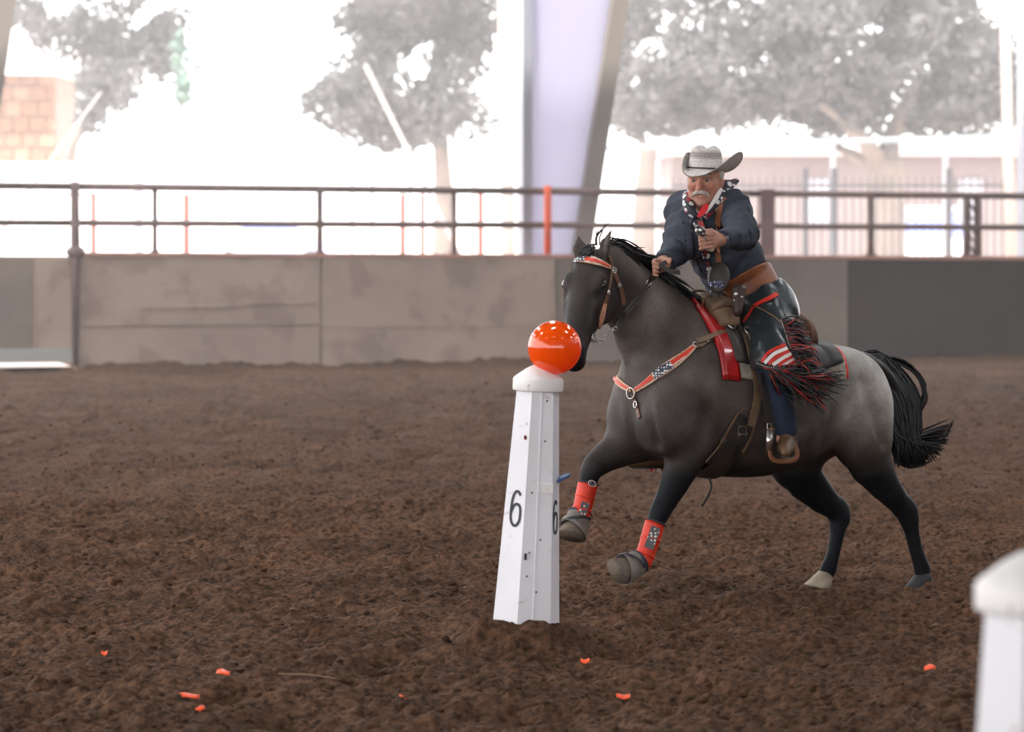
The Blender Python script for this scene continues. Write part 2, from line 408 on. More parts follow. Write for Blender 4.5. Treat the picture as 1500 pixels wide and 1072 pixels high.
# steel frames of the building: two flanges and a web
fl_d = mat('flange_paint', srgb(150, 152, 162), .5); fl_b = mat('flange_beige', srgb(134, 126, 120), .55)
webm = bpy.data.materials.new('translucent_panel'); webm.use_nodes = True
nt = webm.node_tree; b_ = nt.nodes['Principled BSDF']; b_.inputs['Base Color'].default_value = (.6, .59, .68, 1); b_.inputs['Roughness'].default_value = .6
tr = nt.nodes.new('ShaderNodeBsdfTranslucent'); tr.inputs[0].default_value = (.53, .525, .61, 1); mxs = nt.nodes.new('ShaderNodeMixShader'); mxs.inputs[0].default_value = .75
nt.links.new(b_.outputs[0], mxs.inputs[1]); nt.links.new(tr.outputs[0], mxs.inputs[2]); nt.links.new(mxs.outputs[0], nt.nodes['Material Output'].inputs[0])
def frame(pl, pr_top, pr_bot, label, wl=.055):
    off = .5; f = empty('steel_column', wall_p(wall_s(pl, off), 0, off)); tag(f, label, 'column', 'tapered steel frame columns')
    sl_, st, sb = wall_s(pl, off), wall_s(pr_top, off), wall_s(pr_bot, off); ztop, zbot = 4.15, 1.2
    k = (st - sb) / (ztop - zbot); R = lambda z: sb + k * (z - zbot)
    def pl4(name, a0, a1, b0, b1, o0, o1, m):
        q = []
        for z, (u, v) in ((0.0, (a0, a1)), (6.45, (b0, b1))):
            for ss, o in ((u, o0), (v, o0), (v, o1), (u, o1)): q.append(wall_p(ss, z, o))
        return MB().hexa(q).build(name, m, f)
    pl4('flange', sl_ - wl, sl_ + wl, sl_ - wl, sl_ + wl, off - .12, off + .12, fl_d)
    pl4('web', sl_ + wl + .002, R(0) - .002, sl_ + wl + .002, R(6.45) - .002, off - .012, off + .012, webm)
    pl4('flange', R(0), R(0) + .2, R(6.45), R(6.45) + .2, off - .12, off + .12, fl_b)
frame(769, 893, 836, 'tapered pale lavender steel column with grey flanges behind the orange post')
frame(-120, -3, -60, 'leaning dark grey column edge cut by the left frame border')
frame(1502, 1640, 1580, 'grey column edge cut by the right frame border')

# roof and the closed sides out of frame
roofm = mat('roof_sheet', srgb(104, 104, 106), .7)
ceil = struct(MB().box((-11, -16, 6.5), (24, 30, 6.62)).build('ceiling', roofm))
q = []
for z in (6.5, 6.62):
    for p in ((-11, 30), (24, 30), (24, 43.6), (-11, 34.9)): q.append((p[0], p[1], z))
MB().hexa(q).build('eave_sheet', roofm, ceil)
struct(MB().box((23.8, -16, 0), (24, 44, 6.5)).build('wall_right', mat('side_sheet', srgb(100, 94, 90), .8)))
struct(MB().box((-11, -16, 0), (24, -15.8, 1.2)).build('wall_front', MATS['side_sheet']))
struct(MB().box((-11, -16, 0), (-10.8, 34.5, 1.2)).build('wall_left', MATS['side_sheet']))
lampm = mat('lamp_glass', (.9, .9, .9), .4, emit=((.96, .97, 1), 18.0)); lampd = mat('dim_lamp_glass', (.9, .9, .9), .4, emit=((.96, .97, 1), 2.5))
me_l = None; cnt = 0
for iy in range(9):
    for ix in range(8):
        x = -9 + ix * 4.4; y = -12 + iy * 5.2
        if me_l is None:
            o = MB().box((x - .55, y - .3, 6.40), (x + .55, y + .3, 6.47)).build('roof_light', lampm); me_l = o.data; base = o
        else:
            o = base.copy(); COL.objects.link(o); o.location = (x, y, 6.40)
        o.material_slots[0].link = 'OBJECT'; o.material_slots[0].material = lampm if y > 12.5 else lampd
        tag(o, 'bright oblong light under the arena roof mirrored in the balloon', 'light', 'rows of roof lights')

# ------------------------------------------------------------------ ground: worked dirt with real relief
def dirt_h(x, y):
    h = .030 * vnoise(x * .9, y * .9, 1) + .040 * vnoise(x * 2.6 + 9, y * 2.6, 2) + .034 * vnoise(x * 6.5, y * 6.5 + 3, 3)
    n = vnoise(x * 15, y * 15, 4); h += .045 * np.maximum(n, -.2) + .024 * vnoise(x * 31, y * 31, 5) + .014 * vnoise(x * 55, y * 55, 6)
    c = vnoise(x * 11 + 40, y * 11, 8); h += .05 * np.maximum(c - .16, 0) * 1.5 * (1 + 2 * vnoise(x * 3, y * 3, 9))
    return h - .012
PITS = [(920, 1003, .22), (1095, 1008, .25), (1150, 1012, .2), (1020, 1000, .2), (905, 952, .12), (1170, 952, .14), (330, 1015, .12), (620, 915, .1), (1390, 910, .1), (560, 960, .12), (60, 1030, .14), (180, 985, .1), (430, 1045, .16), (700, 1030, .15), (800, 1040, .18), (1260, 1030, .2), (1340, 960, .12), (480, 890, .1), (1010, 915, .1), (250, 930, .1), (120, 890, .1), (650, 850, .1), (1250, 890, .1)]
def dirt_z(x, y):
    h = dirt_h(x, y)
    for px, py, r in PITS:
        g = G(px, py); q = np.exp(-(((x - g[0]) / r) ** 2 + ((y - g[1]) / (r * 1.3)) ** 2)); h = h - .085 * q
    b = G(769, 945); r = np.hypot(x - b[0], y - b[1]); h = h + .07 * np.exp(-((r - .17) / .10) ** 2) * (1 + 1.2 * vnoise(x * 8, y * 8, 12))
    # dirt banked against the wall
    dw = (x - WA[0]) * WN[0] + (y - WA[1]) * WN[1]
    h = h + .06 * np.exp(-np.maximum(dw, 0) / .5) * (1 + vnoise(x * 1.2, y * 1.2, 13)) * (x > -4.7)
    return h
def gm():
    m = bpy.data.materials.new('arena_dirt'); m.use_nodes = True; nt = m.node_tree; N = nt.nodes; L = nt.links; b = N['Principled BSDF']
    tc = N.new('ShaderNodeTexCoord')
    def noise(sc, det):
        n = N.new('ShaderNodeTexNoise'); n.inputs['Scale'].default_value = sc; n.inputs['Detail'].default_value = det; L.new(tc.outputs['Object'], n.inputs['Vector']); return n
    n1 = noise(1.1, 6); n2 = noise(36, 7); n3 = noise(75, 6)
    r1 = N.new('ShaderNodeValToRGB'); r1.color_ramp.elements[0].position = .3; r1.color_ramp.elements[1].position = .7
    r1.color_ramp.elements[0].color = (.074, .040, .023, 1); r1.color_ramp.elements[1].color = (.122, .067, .040, 1); L.new(n1.outputs['Fac'], r1.inputs['Fac'])
    r2 = N.new('ShaderNodeValToRGB'); r2.color_ramp.elements[0].position = .32; r2.color_ramp.elements[1].position = .66
    r2.color_ramp.elements[0].color = (.36, .35, .35, 1); r2.color_ramp.elements[1].color = (1.32, 1.27, 1.22, 1); L.new(n2.outputs['Fac'], r2.inputs['Fac'])
    mx = N.new('ShaderNodeMix'); mx.data_type = 'RGBA'; mx.blend_type = 'MULTIPLY'; mx.inputs[0].default_value = 1
    L.new(r1.outputs[0], mx.inputs[6]); L.new(r2.outputs[0], mx.inputs[7]); L.new(mx.outputs[2], b.inputs['Base Color'])
    b.inputs['Roughness'].default_value = .95; b.inputs['Specular IOR Level'].default_value = .15
    bp = N.new('ShaderNodeBump'); bp.inputs['Strength'].default_value = .6; bp.inputs['Distance'].default_value = .02
    L.new(n3.outputs['Fac'], bp.inputs['Height']); L.new(bp.outputs[0], b.inputs['Normal']); return m
dirtm = gm()
def grid(name, x0, x1, y0, y1, h, parent=None):
    nx, ny = int((x1 - x0) / h) + 1, int((y1 - y0) / h) + 1
    x, y = np.meshgrid(np.linspace(x0, x1, nx), np.linspace(y0, y1, ny)); V = np.stack([x, y, dirt_z(x, y)], -1).reshape(-1, 3)
    i = (np.arange(ny - 1)[:, None] * nx + np.arange(nx - 1)[None]).ravel(); Q = np.stack([i, i + 1, i + nx + 1, i + nx], 1)
    return mk(name, V, Q, dirtm, parent, origin=(0, 0, 0), smooth=True)
floor = struct(grid('floor', -3.6, 3.6, 10.4, 20.5, .0165), 'brown worked arena dirt', None)
grid('far_dirt', -7.2, 8.4, 20.3, 41.2, .045, floor)
for a in ((-3.5, -7.2), (3.5, 8.4)):
    grid('side_dirt', min(a), max(a), 10.4, 20.5, .06, floor)
MB().add([(-26, -18, -.03), (26, -18, -.03), (26, 10.4, -.03), (-26, 10.4, -.03)], [(0, 1, 2, 3)]).build('near_dirt', dirtm, floor)
MB().add([(-26, 10.4, -.03), (-7.2, 10.4, -.03), (-7.2, 41, -.03), (-26, 41, -.03)], [(0, 1, 2, 3)]).build('outer_dirt', dirtm, floor)
MB().add([(8.4, 10.4, -.03), (26, 10.4, -.03), (26, 45, -.03), (8.4, 45, -.03)], [(0, 1, 2, 3)]).build('outer_dirt', dirtm, floor)
paleg = mat('pale_yard', srgb(226, 214, 206), .9, col2=srgb(205, 192, 184), scale=.3)
MB().add([(-300, 36, -.12), (300, 36, -.12), (300, 600, -.12), (-300, 600, -.12)], [(0, 1, 2, 3)]).build('yard', paleg, floor)

MB().add([wall_p(wall_s(-500), .035, .12), wall_p(wall_s(106), .035, .12), wall_p(wall_s(106), .035, 6), wall_p(wall_s(-500), .035, 6)], [(0, 1, 2, 3)]).build('gate_gap_brightener', paleg, floor)  # pale sheet added outside so the gap under the gate shows white
# loose clods strewn over the dirt: nobody could count them
phi = (1 + 5 ** .5) / 2; ico = np.array([(-1, phi, 0), (1, phi, 0), (-1, -phi, 0), (1, -phi, 0), (0, -1, phi), (0, 1, phi), (0, -1, -phi), (0, 1, -phi), (phi, 0, -1), (phi, 0, 1), (-phi, 0, -1), (-phi, 0, 1)]) / 1.9
icof = np.array([(0, 11, 5), (0, 5, 1), (0, 1, 7), (0, 7, 10), (0, 10, 11), (1, 5, 9), (5, 11, 4), (11, 10, 2), (10, 7, 6), (7, 1, 8), (3, 9, 4), (3, 4, 2), (3, 2, 6), (3, 6, 8), (3, 8, 9), (4, 9, 5), (2, 4, 11), (6, 2, 10), (8, 6, 7), (9, 8, 1)])
nC = 16000; yy = 10.8 + 24 * RNG.random(nC) ** 1.5; xx = (RNG.random(nC) - .5) * 2 * (.17 * yy)
clump = vnoise(xx * 1.7, yy * 1.7, 21); keep = RNG.random(nC) < (.35 + 1.6 * np.maximum(clump, 0)); xx, yy = xx[keep], yy[keep]; nC = len(xx)
sz = .006 + .010 * RNG.random(nC) ** 2 + .014 * (RNG.random(nC) < .08) * RNG.random(nC)
zz = dirt_z(xx, yy); jit = .45 + 1.0 * RNG.random((nC, 12, 1))
V = np.stack([xx, yy, zz + sz * .25], 1)[:, None] + ico[None] * jit * sz[:, None, None] * np.array([1.25, 1.1, .75])
Fq = (np.arange(nC)[:, None, None] * 12 + icof[None]).reshape(-1, 3)
clod = mat('dark_clod', (.095, .052, .031), .95, col2=(.055, .032, .021), scale=14, spec=.1)
tag(mk('dirt_clods', V.reshape(-1, 3), Fq, clod, origin=(0, 15, 0)), 'loose dark clods strewn over the arena dirt', 'dirt', kind='stuff')

# ------------------------------------------------------------------ outdoors beyond the rails
leafm = mat('grey_leaf', (.09, .087, .086), .8, col2=(.25, .243, .24), scale=1.5, spec=.1)
_nt = leafm.node_tree; _tr = _nt.nodes.new('ShaderNodeBsdfTranslucent'); _tr.inputs[0].default_value = (.13, .125, .125, 1); _mx = _nt.nodes.new('ShaderNodeMixShader'); _mx.inputs[0].default_value = .5
_nt.links.new(_nt.nodes['Principled BSDF'].outputs[0], _mx.inputs[1]); _nt.links.new(_tr.outputs[0], _mx.inputs[2]); _nt.links.new(_mx.outputs[0], _nt.nodes['Material Output'].inputs[0])
leafg = mat('green_leaf', (.12, .19, .15), .7, spec=.3)
bark = mat('pale_bark', srgb(134, 118, 110), .9, col2=srgb(112, 100, 95), scale=3)
def tree(label, blobs, trunk, n, D, leaf=.15, name='tree', rnd=None, m=leafm):
    """blobs: (px, py, rx px, ry px) of crown masses at depth D; trunk: list of (pixel polyline, radii)"""
    base = W(trunk[0][0][0][0], 312, D); base[2] = -.1; t = empty(name, base); tag(t, label, 'tree', 'trees beyond the rails'); k = FPX / D
    wts = np.array([b[2] * b[3] for b in blobs], float); wts /= wts.sum(); ci = RNG.choice(len(blobs), n, p=wts); P = np.zeros((n, 3))
    u = RNG.normal(size=(n, 3)); u /= np.linalg.norm(u, axis=1)[:, None]; r = RNG.random(n) ** (1 / 2.2)
    for i, b in enumerate(blobs):
        q = ci == i; c = W(b[0], b[1], D + RNG.uniform(-.6, .6)); P[q] = c + u[q] * r[q][:, None] * np.array([b[2], (b[2] + b[3]) * .45, b[3]]) / k
    cl = vnoise(P[:, 0] * 2.2 + P[:, 1], P[:, 2] * 2.2 + P[:, 1] * .7, 31); P = P[cl > -.155]; n = len(P)
    a = RNG.normal(size=(n, 3)); a /= np.linalg.norm(a, axis=1)[:, None]; c = np.cross(a, RNG.normal(size=(n, 3))); c /= np.linalg.norm(c, axis=1)[:, None]
    L_ = (leaf * (.6 + .8 * RNG.random(n)))[:, None]
    V = np.stack([P - a * L_, P + c * L_ * .45, P + a * L_, P - c * L_ * .45], 1).reshape(-1, 3)
    o = mk('foliage', V, np.arange(4 * n).reshape(-1, 4), m, t); o['kind'] = 'stuff'
    for j, (pl, rr) in enumerate(trunk):
        P_ = crv([W(x, y, D + dz) for x, y, dz in pl], 10); P_[0][2] = max(P_[0][2], -.1) if j else -.1
        MB().tube(P_, np.interp(np.linspace(0, 1, 10), np.linspace(0, 1, len(rr)), rr), 10).build('trunk' if j == 0 else 'branch', bark, t, smooth=True)
D1 = 56.
tree('big spreading tree with pale forked trunk right of the rider', [(1190, 60, 150, 90), (1050, 110, 120, 95), (1330, 80, 150, 110), (960, 150, 70, 60), (1430, 120, 90, 90), (1150, 150, 160, 55), (1300, 160, 150, 50), (1050, -60, 160, 90), (1280, -60, 200, 100)], 
     [([(1295, 390, 0), (1298, 300, 0), (1296, 235, 0)], [.36, .32, .3]), ([(1290, 250, 0), (1265, 205, -.3), (1200, 150, -.5)], [.2, .13, .06]), ([(1298, 245, 0), (1310, 190, .3), (1350, 110, .4)], [.22, .15, .06]), ([(1292, 250, 0), (1240, 222, .3), (1190, 200, .5)], [.12, .08, .04])], 34000, D1, .10)
tree('smaller grey tree behind the tapered column with slim trunk', [(930, 130, 60, 70), (905, 60, 60, 60), (985, 160, 70, 45), (940, 10, 70, 60)], [([(942, 375, 0), (945, 290, 0), (950, 215, 0)], [.24, .2, .16]), ([(948, 225, 0), (930, 180, .2), (915, 130, .2)], [.1, .07, .04])], 5200, 60., .10)
tree('grey tree with ragged outline in the middle between the two poles', [(620, 60, 110, 90), (560, 130, 90, 80), (660, 150, 80, 70), (490, 150, 50, 45), (680, 20, 70, 70), (590, -40, 120, 80), (580, 195, 90, 30), (530, 40, 50, 40)], [([(648, 375, 0), (650, 290, 0), (645, 200, 0)], [.2, .17, .13]), ([(648, 230, 0), (620, 170, .2), (590, 110, .2)], [.1, .07, .04])], 12500, 58., .10)
tree('leaning grey tree with loose crown behind the white-roofed hut', [(120, 40, 80, 60), (190, 70, 75, 65), (235, 20, 55, 50), (160, 125, 55, 40), (60, 20, 60, 50), (135, 170, 30, 28), (200, -40, 110, 60), (255, 90, 40, 40)], [([(96, 372, 0), (98, 240, 0), (120, 190, 0), (150, 130, 0)], [.09, .085, .08, .06]), ([(120, 190, 0), (160, 140, .2), (200, 80, .2)], [.06, .05, .03])], 7000, 62., .10)
tree('slender faint green sapling right of the left tree', [(265, 75, 12, 35), (268, 130, 14, 30)], [([(270, 372, 0), (268, 200, 0), (266, 120, 0)], [.04, .035, .03])], 260, 61., .1, 'sapling', None, leafg)

def boxpx(mb, x0, y0, x1, y1, D, depth):
    a, b = W(x0, y1, D), W(x1, y0, D); return mb.box((a[0], D, a[2]), (b[0], D + depth, b[2]))
# hut with orange brick wall and white roof
hut = empty('hut', W(20, 312, 66) * np.array([1, 1, 0])); tag(hut, 'small orange brick hut with a white sloping roof at the left edge', 'building')
brickm = mat('orange_brick', srgb(140, 98, 74), .85, col2=srgb(126, 98, 82), scale=2)
brickl = mat('pale_brick', srgb(146, 112, 92), .85); mortar = mat('mortar', srgb(134, 118, 108), .9)
c0, c1 = W(-90, 108, 66), W(82, 108, 66); MB().box((c0[0], 66.06, -.1), (c1[0] - .02, 69.5, c1[2])).build('wall', mortar, hut)
bm_ = None; bw = (c1[0] - c0[0]) / 7; row = 0; z = .0
while z < c1[2] - .1:
    for j in range(8):
        x = c0[0] + (j - (.5 if row % 2 else 0)) * bw
        xa, xb = max(x, c0[0]), min(x + bw - .03, c1[0])
        if xb - xa > .05: MB().box((xa, 66.0, z), (xb, 66.08, z + .27)).build('brick', brickm if (row * 3 + j * 5) % 4 else brickl, hut)
    z += .3; row += 1
wr = mat('white_roof', srgb(244, 243, 244), .7)
r0, r1, r2, r3 = W(-90, 108, 65.4), W(155, 108, 65.4), W(155, 94, 65.4), W(-60, 8, 65.4)
MB().hexa([r0, r1, r1 + [0, 5, 0], r0 + [0, 5, 0], W(-90, 8, 65.4), W(155, 92, 65.4), W(155, 92, 65.4) + [0, 5, 0], W(-90, 8, 65.4) + [0, 5, 0]]).build('roof', wr, hut)
# low white yard wall in front of the hut
ww = tag(empty('yard_wall', (W(100, 0, 58)[0], 58, -.1)), 'low white panelled yard wall below the orange brick hut', 'wall')
wp = mat('white_panel', srgb(236, 236, 240), .8)
for a, b in ((-120, 2), (4, 108), (112, 330)):
    m_ = MB(); a0, b0 = W(a, 240, 58), W(b, 240, 58); m_.box((a0[0], 58, -.1), (b0[0], 58.1, a0[2] - (.04 if a > 110 else 0))).build('panel', wp, ww)
MB().box((W(-120, 0, 57.9)[0], 57.9, W(0, 243, 58)[2]), (W(330, 0, 57.9)[0], 58.15, W(0, 238, 58)[2])).build('cap_rail', wp, ww)
# pale shed roof and posts in the middle distance
sh = empty('open_shelter', (W(600, 0, 70)[0], 70, -.1)); tag(sh, 'pale open shelter with flat roof behind the middle tree', 'shelter')
boxpx(MB(), 508, 222, 700, 234, 70, 3).build('roof', mat('shelter_roof', srgb(226, 230, 228), .6), sh)
for p in (515, 545, 600, 650, 694):
    a = W(p, 234, 70); MB().tube([(a[0], 70.2, -.1), (a[0], 70.2, a[2])], .05, 8).build('post', mat('shelter_post', srgb(196, 190, 190), .7), sh)
# pink building
pk = empty('pink_building', (W(1200, 0, 84)[0], 84, -.1)); tag(pk, 'long pale pink building behind the iron fence at right', 'building')
boxpx(MB(), 985, 226, 1660, 470, 84, 8).build('wall', mat('pink_wall', srgb(112, 98, 98), .9, col2=srgb(120, 106, 104), scale=.5), pk)
boxpx(MB(), 975, 216, 1670, 228, 83.6, 9).build('roof', mat('pink_roof', srgb(160, 150, 150), .8), pk)
for p in (1180, 1405, 1560):
    boxpx(MB(), p, 262, p + 34, 330, 83.95, .1).build('window', mat('far_glass', srgb(150, 150, 160), .2), pk)
# iron picket fence
irf = empty('iron_fence', (W(1230, 0, 50)[0], 50, -.1)); tag(irf, 'thin dark iron picket fence in front of the pink building', 'fence')
irm = mat('iron', srgb(66, 64, 68), .6); xa, xb = W(985, 0, 50)[0], W(1472, 0, 50)[0]; ztop = W(0, 262, 50)[2]; pm = None; x = xa
while x < xb:
    if pm is None: o = MB().tube([(x, 50, -.1), (x, 50, ztop), (x, 50, ztop + .06)], [.011, .011, .002], 6).build('picket', irm, irf); pm = o; x0 = x
    else: o = pm.copy(); COL.objects.link(o); o.parent = irf; o.location = (x - x0, 0, 0)
    x += .115
for z in (ztop - .12, .25): MB().box((xa, 49.985, z), (xb, 50.015, z + .04)).build('fence_rail', irm, irf)
for p in (1222, 1390, 1180): a = W(p, 0, 50)[0]; MB().box((a - .045, 49.95, -.1), (a + .045, 50.05, ztop + .16)).build('fence_post', irm, irf)
# pale blue pipe rail on posts above the fence
bp_ = empty('pipe_guard', (W(1200, 0, 53)[0], 53, -.1)); tag(bp_, 'pale blue horizontal pipe on thin posts across the big tree', 'pipe')
pbm = mat('pale_blue_pipe', srgb(140, 150, 156), .4)
MB().tube([W(885, 217, 53), W(1490, 200, 53)], .045, 10).build('pipe', pbm, bp_, smooth=True)
for p in (1020, 1220, 1385): 
    a = W(p, 217 - (p - 885) * .028, 53); MB().tube([(a[0], 53, -.1), a], .04, 8).build('post', mat('pipe_post', srgb(150, 150, 156), .5), bp_)
# poles
polem = mat('cream_pole', srgb(166, 150, 142), .7)
tag(MB().tube([W(748, 375, 50) * [1, 1, 0] - [0, 0, .1], W(737, -20, 50)], [.1, .085], 12).build('light_pole', polem, smooth=True), 'tall cream pole left of the tapered column', 'pole')
tag(MB().tube([W(1483, 375, 50) * [1, 1, 0] - [0, 0, .1], W(1471, -20, 50)], [.085, .07], 12).build('light_pole', polem, smooth=True), 'tall cream pole near the right frame border', 'pole')
tag(MB().tube([W(618, 262, 52) + (W(618, 262, 52) - W(535, 95, 52.6)) * 1.55, W(535, 95, 52.6)], .035, 8).build('guy_pole', mat('guy', srgb(150, 140, 138), .6), smooth=True), 'thin pale slanting brace crossing the middle tree', 'brace')
tag(MB().tube([W(-5, 350, 50), W(70, 240, 50), W(148, 135, 50.4)], .02, 8).build('guy_wire', MATS['guy'], smooth=True), 'pale slanting guy wire in front of the hut', 'wire')
# red pipe pens behind the wall
pen = empty('pen_fence', (W(420, 0, 45)[0], 45, -.1)); tag(pen, 'thin rusty red pen posts seen between the rails at left', 'fence')
redm = mat('rust_red', srgb(130, 64, 54), .7, col2=srgb(110, 62, 54), scale=5)
for p, w in ((137, .04), (273, .045), (590, .04), (619, .032), (704, .04), (-60, .04)):
    a = W(p, 284, 45); MB().tube([(a[0], 45, -.1), a], w, 8).build('post', redm, pen, smooth=True)
MB().tube([W(-200, 285, 45), W(142, 285, 45)], .02, 8).build('rail', redm, pen, smooth=True)
dkp = empty('bollard', (W(205, 0, 54)[0], 54, -.1)); tag(dkp, 'blurred dark grey bollard behind the rails at left', 'post')
a = W(203, 240, 54); MB().tube([(a[0], 54, -.1), (a[0], 54, a[2])], .065, 10).build('shaft', mat('grey_post', srgb(140, 138, 150), .6), dkp, smooth=True)
# cars parked far off
def car(px, D, yaw, label, paint, hk=1.0):
    base = W(px, 312, D); base[2] = -.1; c = empty('car', base); tag(c, label, 'car'); ca, sa = math.cos(yaw), math.sin(yaw)
    T = lambda p: base + np.array([p[0] * ca - p[1] * sa, p[0] * sa + p[1] * ca, p[2] * hk])
    low = [(-2.15, .35), (-2.2, .75), (-2.0, .92), (-1.3, .98), (1.5, .98), (2.1, .9), (2.2, .6), (2.15, .35)]
    cabp = [(-1.25, .96), (-.75, 1.45), (.7, 1.48), (1.6, .97)]
    MB().loft([[T((x * sx, y, z)) for x, z in low] for y, sx in ((-.86, .97), (-.8, 1), (.8, 1), (.86, .97))]).build('body', paint, c)
    MB().loft([[T((x, y * (1 if z < 1.1 else .84), z)) for x, z in cabp] for y in (-.76, .76)]).build('cabin', mat('car_glass', srgb(120, 130, 190), .1), c)
    MB().loft([[T((x, y, z)) for x, z in ((-.72, 1.44), (.68, 1.47), (.68, 1.52), (-.72, 1.49))] for y in (-.63, .63)]).build('roof', paint, c)
    for x in (-1.35, 1.4):
        for y in (-.84, .84): MB().ring(T((x, y, .33)), (-sa, ca, 0), .23, .1, 16, 8).build('wheel', mat('tyre', srgb(60, 60, 64), .8), c)
carw = mat('white_car_paint', srgb(236, 238, 244), .3, coat=.5)
car(1362, 76, 1.42, 'white car seen end-on behind the iron fence right of the trunk', carw, 1.3)
car(392, 112, .08, 'pale car parked far off seen low between the left rails', mat('pale_blue_paint', srgb(206, 210, 240), .3))

# ------------------------------------------------------------------ target stands and balloon
whitep = mat('white_paint', srgb(238, 238, 244), .45, col2=srgb(228, 226, 230), scale=3, speck=(22, (.72, .68, .64), .66))
capm = mat('cap_paint', srgb(238, 236, 234), .5, speck=(30, (.6, .58, .56), .64))
blackp = mat('black_paint', srgb(32, 34, 42), .5); boltm = mat('bolt_dark', srgb(110, 104, 100), .5, .2)
def stand(base, axis, rb, rt, h, ang0, label, numbers=True, marks=()):
    """hexagonal tapered post along axis, domed cap"""
    base = np.asarray(base, float); ax = nrm(axis); ux = nrm(np.array([1, 0, 0]) - ax * ax[0]); uy = np.cross(ax, ux)
    st = empty('target_stand', base); tag(st, label, 'target stand')
    R = lambda t: rb + (rt - rb) * t
    def pt(a, t, k=1.0, r=None): 
        r = R(t) * k if r is None else r; return base + ax * (t * h) + r * (math.cos(a) * ux + math.sin(a) * uy)
    A = [math.radians(ang0 + 60 * i) for i in range(6)]
    # six separate face boards, bevelled by their gaps
    for i in range(6):
        a, b = A[i], A[(i + 1) % 6]; q = []
        for k, e in ((1.0, 0.004), (.93, 0.004)):
            pa0, pb0, pa1, pb1 = pt(a, -.06, k), pt(b, -.06, k), pt(a, 1, k), pt(b, 1, k)
            q.append([pa0 + (pb0 - pa0) * e, pb0 - (pb0 - pa0) * e, pb1 - (pb1 - pa1) * e, pa1 + (pb1 - pa1) * e])
        MB().add(q[0] + q[1], [(0, 1, 2, 3), (7, 6, 5, 4), (0, 4, 5, 1), (1, 5, 6, 2), (2, 6, 7, 3), (3, 7, 4, 0)]).build('face_board', whitep, st)
    rings = []
    for r, z in ((rt * 1.02, -.012), (rt * 1.13, -.012), (rt * 1.16, -.006), (rt * 1.16, .032), (rt * 1.12, .04), (rt * .95, .052), (rt * .6, .075), (rt * .25, .092), (.002, .097)):
        n = 24; rings.append([base + ax * (h + z) + r * (1 + .02 * math.cos(6 * (2 * math.pi * j / n - A[0]))) * (math.cos(2 * math.pi * j / n) * ux + math.sin(2 * math.pi * j / n) * uy) for j in range(n)])
    MB().loft(rings).build('cap', capm, st, smooth=True)
    def face(i, u, t, out=.001):
        a, b = A[i], A[(i + 1) % 6]; p = pt(a, t) * (1 - u) + pt(b, t) * u; am = a + math.pi / 6
        nn = math.cos(am) * ux + math.sin(am) * uy; return p + nn * out, nn, nrm(pt(b, t) - pt(a, t))
    def six(i, u, t, hh, ww):
        p, nn, tv = face(i, u, t, .0); up = nrm(face(i, u, 1)[0] - face(i, u, 0)[0]); up = nrm(up - tv * (up @ tv)); n2 = nrm(np.cross(tv, up)); nn = n2 if n2 @ nn > 0 else -n2; p = p + nn * .0012 
        if tv[0] < 0: tv = -tv
        P = [(.36, .40), (.1, .5), (-.2, .46), (-.42, .25), (-.48, -.1), (-.42, -.36), (-.15, -.49), (.15, -.49), (.42, -.34), (.46, -.12), (.38, .06), (.12, .13), (-.15, .1), (-.38, -.04), (-.44, -.12)]
        P = crv(P, 40); pts = [p + tv * x * ww + up * y * hh for x, y in P]
        MB().ribbon(pts, [nn] * len(pts), .011, .002).build('number_six', blackp, st)
    return st, face, six
g0 = G(769, 945); top = W(788, 568, g0[1]); g0 = g0 - np.array([0, 0, .0]); axis = top - g0; hh = np.linalg.norm(axis)
st, face, six = stand(g0, axis, .142, .087, hh, 15, 'white six-sided stand numbered 6 holding up the orange balloon')
# faces towards the camera: angles measured from +x towards -y are negative
def facing(f, k=6):
    best = []
    for i in range(k):
        p, n, t = f(i, .5, .5); best.append((p, n, i))
    return best
fc = facing(face); order = sorted([(p[0], i) for p, n, i in fc if n[1] < -.05]); FI = [i for _, i in order]
six(FI[0], .58, .535, .135, .055)
if len(FI) > 2: six(FI[2], .42, .505, .125, .062)
def strip(i, u0, u1, t0, t1, out, m, name, th=.006, lab=None):
    a, n, t = face(i, u0, t0); b = face(i, u1, t0)[0]; c = face(i, u1, t1)[0]; d = face(i, u0, t1)[0]; q = [a, b, c, d]
    o = MB().add([p + n * -.001 for p in q] + [p + n * th for p in q], [(0, 3, 2, 1), (4, 5, 6, 7), (0, 1, 5, 4), (1, 2, 6, 5), (2, 3, 7, 6), (3, 0, 4, 7)]).build(name, m, st)
    if lab: o['label'] = lab
mi = FI[len(FI) // 2]; flip = face(mi, 0, .5)[0][0] > face(mi, 1, .5)[0][0]
U = (lambda u: 1 - u) if flip else (lambda u: u)
strip(mi, U(.44), U(.475), .0, .985, 0, whitep, 'seam_strip', .004)
strip(mi, U(.55), U(1.0), .60, .635, 0, capm, 'clamp_plate', .008)
for u, t in ((.7, .955), (.66, .8), (.22, .6), (.68, .615), (.6, .42), (.52, .22), (.24, .37), (.2, .28), (.72, .05)):
    p, n, _ = face(mi, U(u), t, .004); MB().ball(p, .0042, 8, 6).build('bolt', boltm, st, smooth=True)
p, n, tv = face(FI[0], .8 if not flip else .2, .81, .003); MB().ball(p, (.006, .006, .009), 8, 6).build('rust_spot', mat('rust', srgb(120, 50, 40), .8), st)
p, n, tv = face(mi, U(.12), .355, .003); MB().box(p - [.005, .003, .013], p + [.005, .003, .013]).build('slot', blackp, st)
bl = W(818, 706, g0[1] + .02); bl2 = W(833, 699, g0[1] - .02)
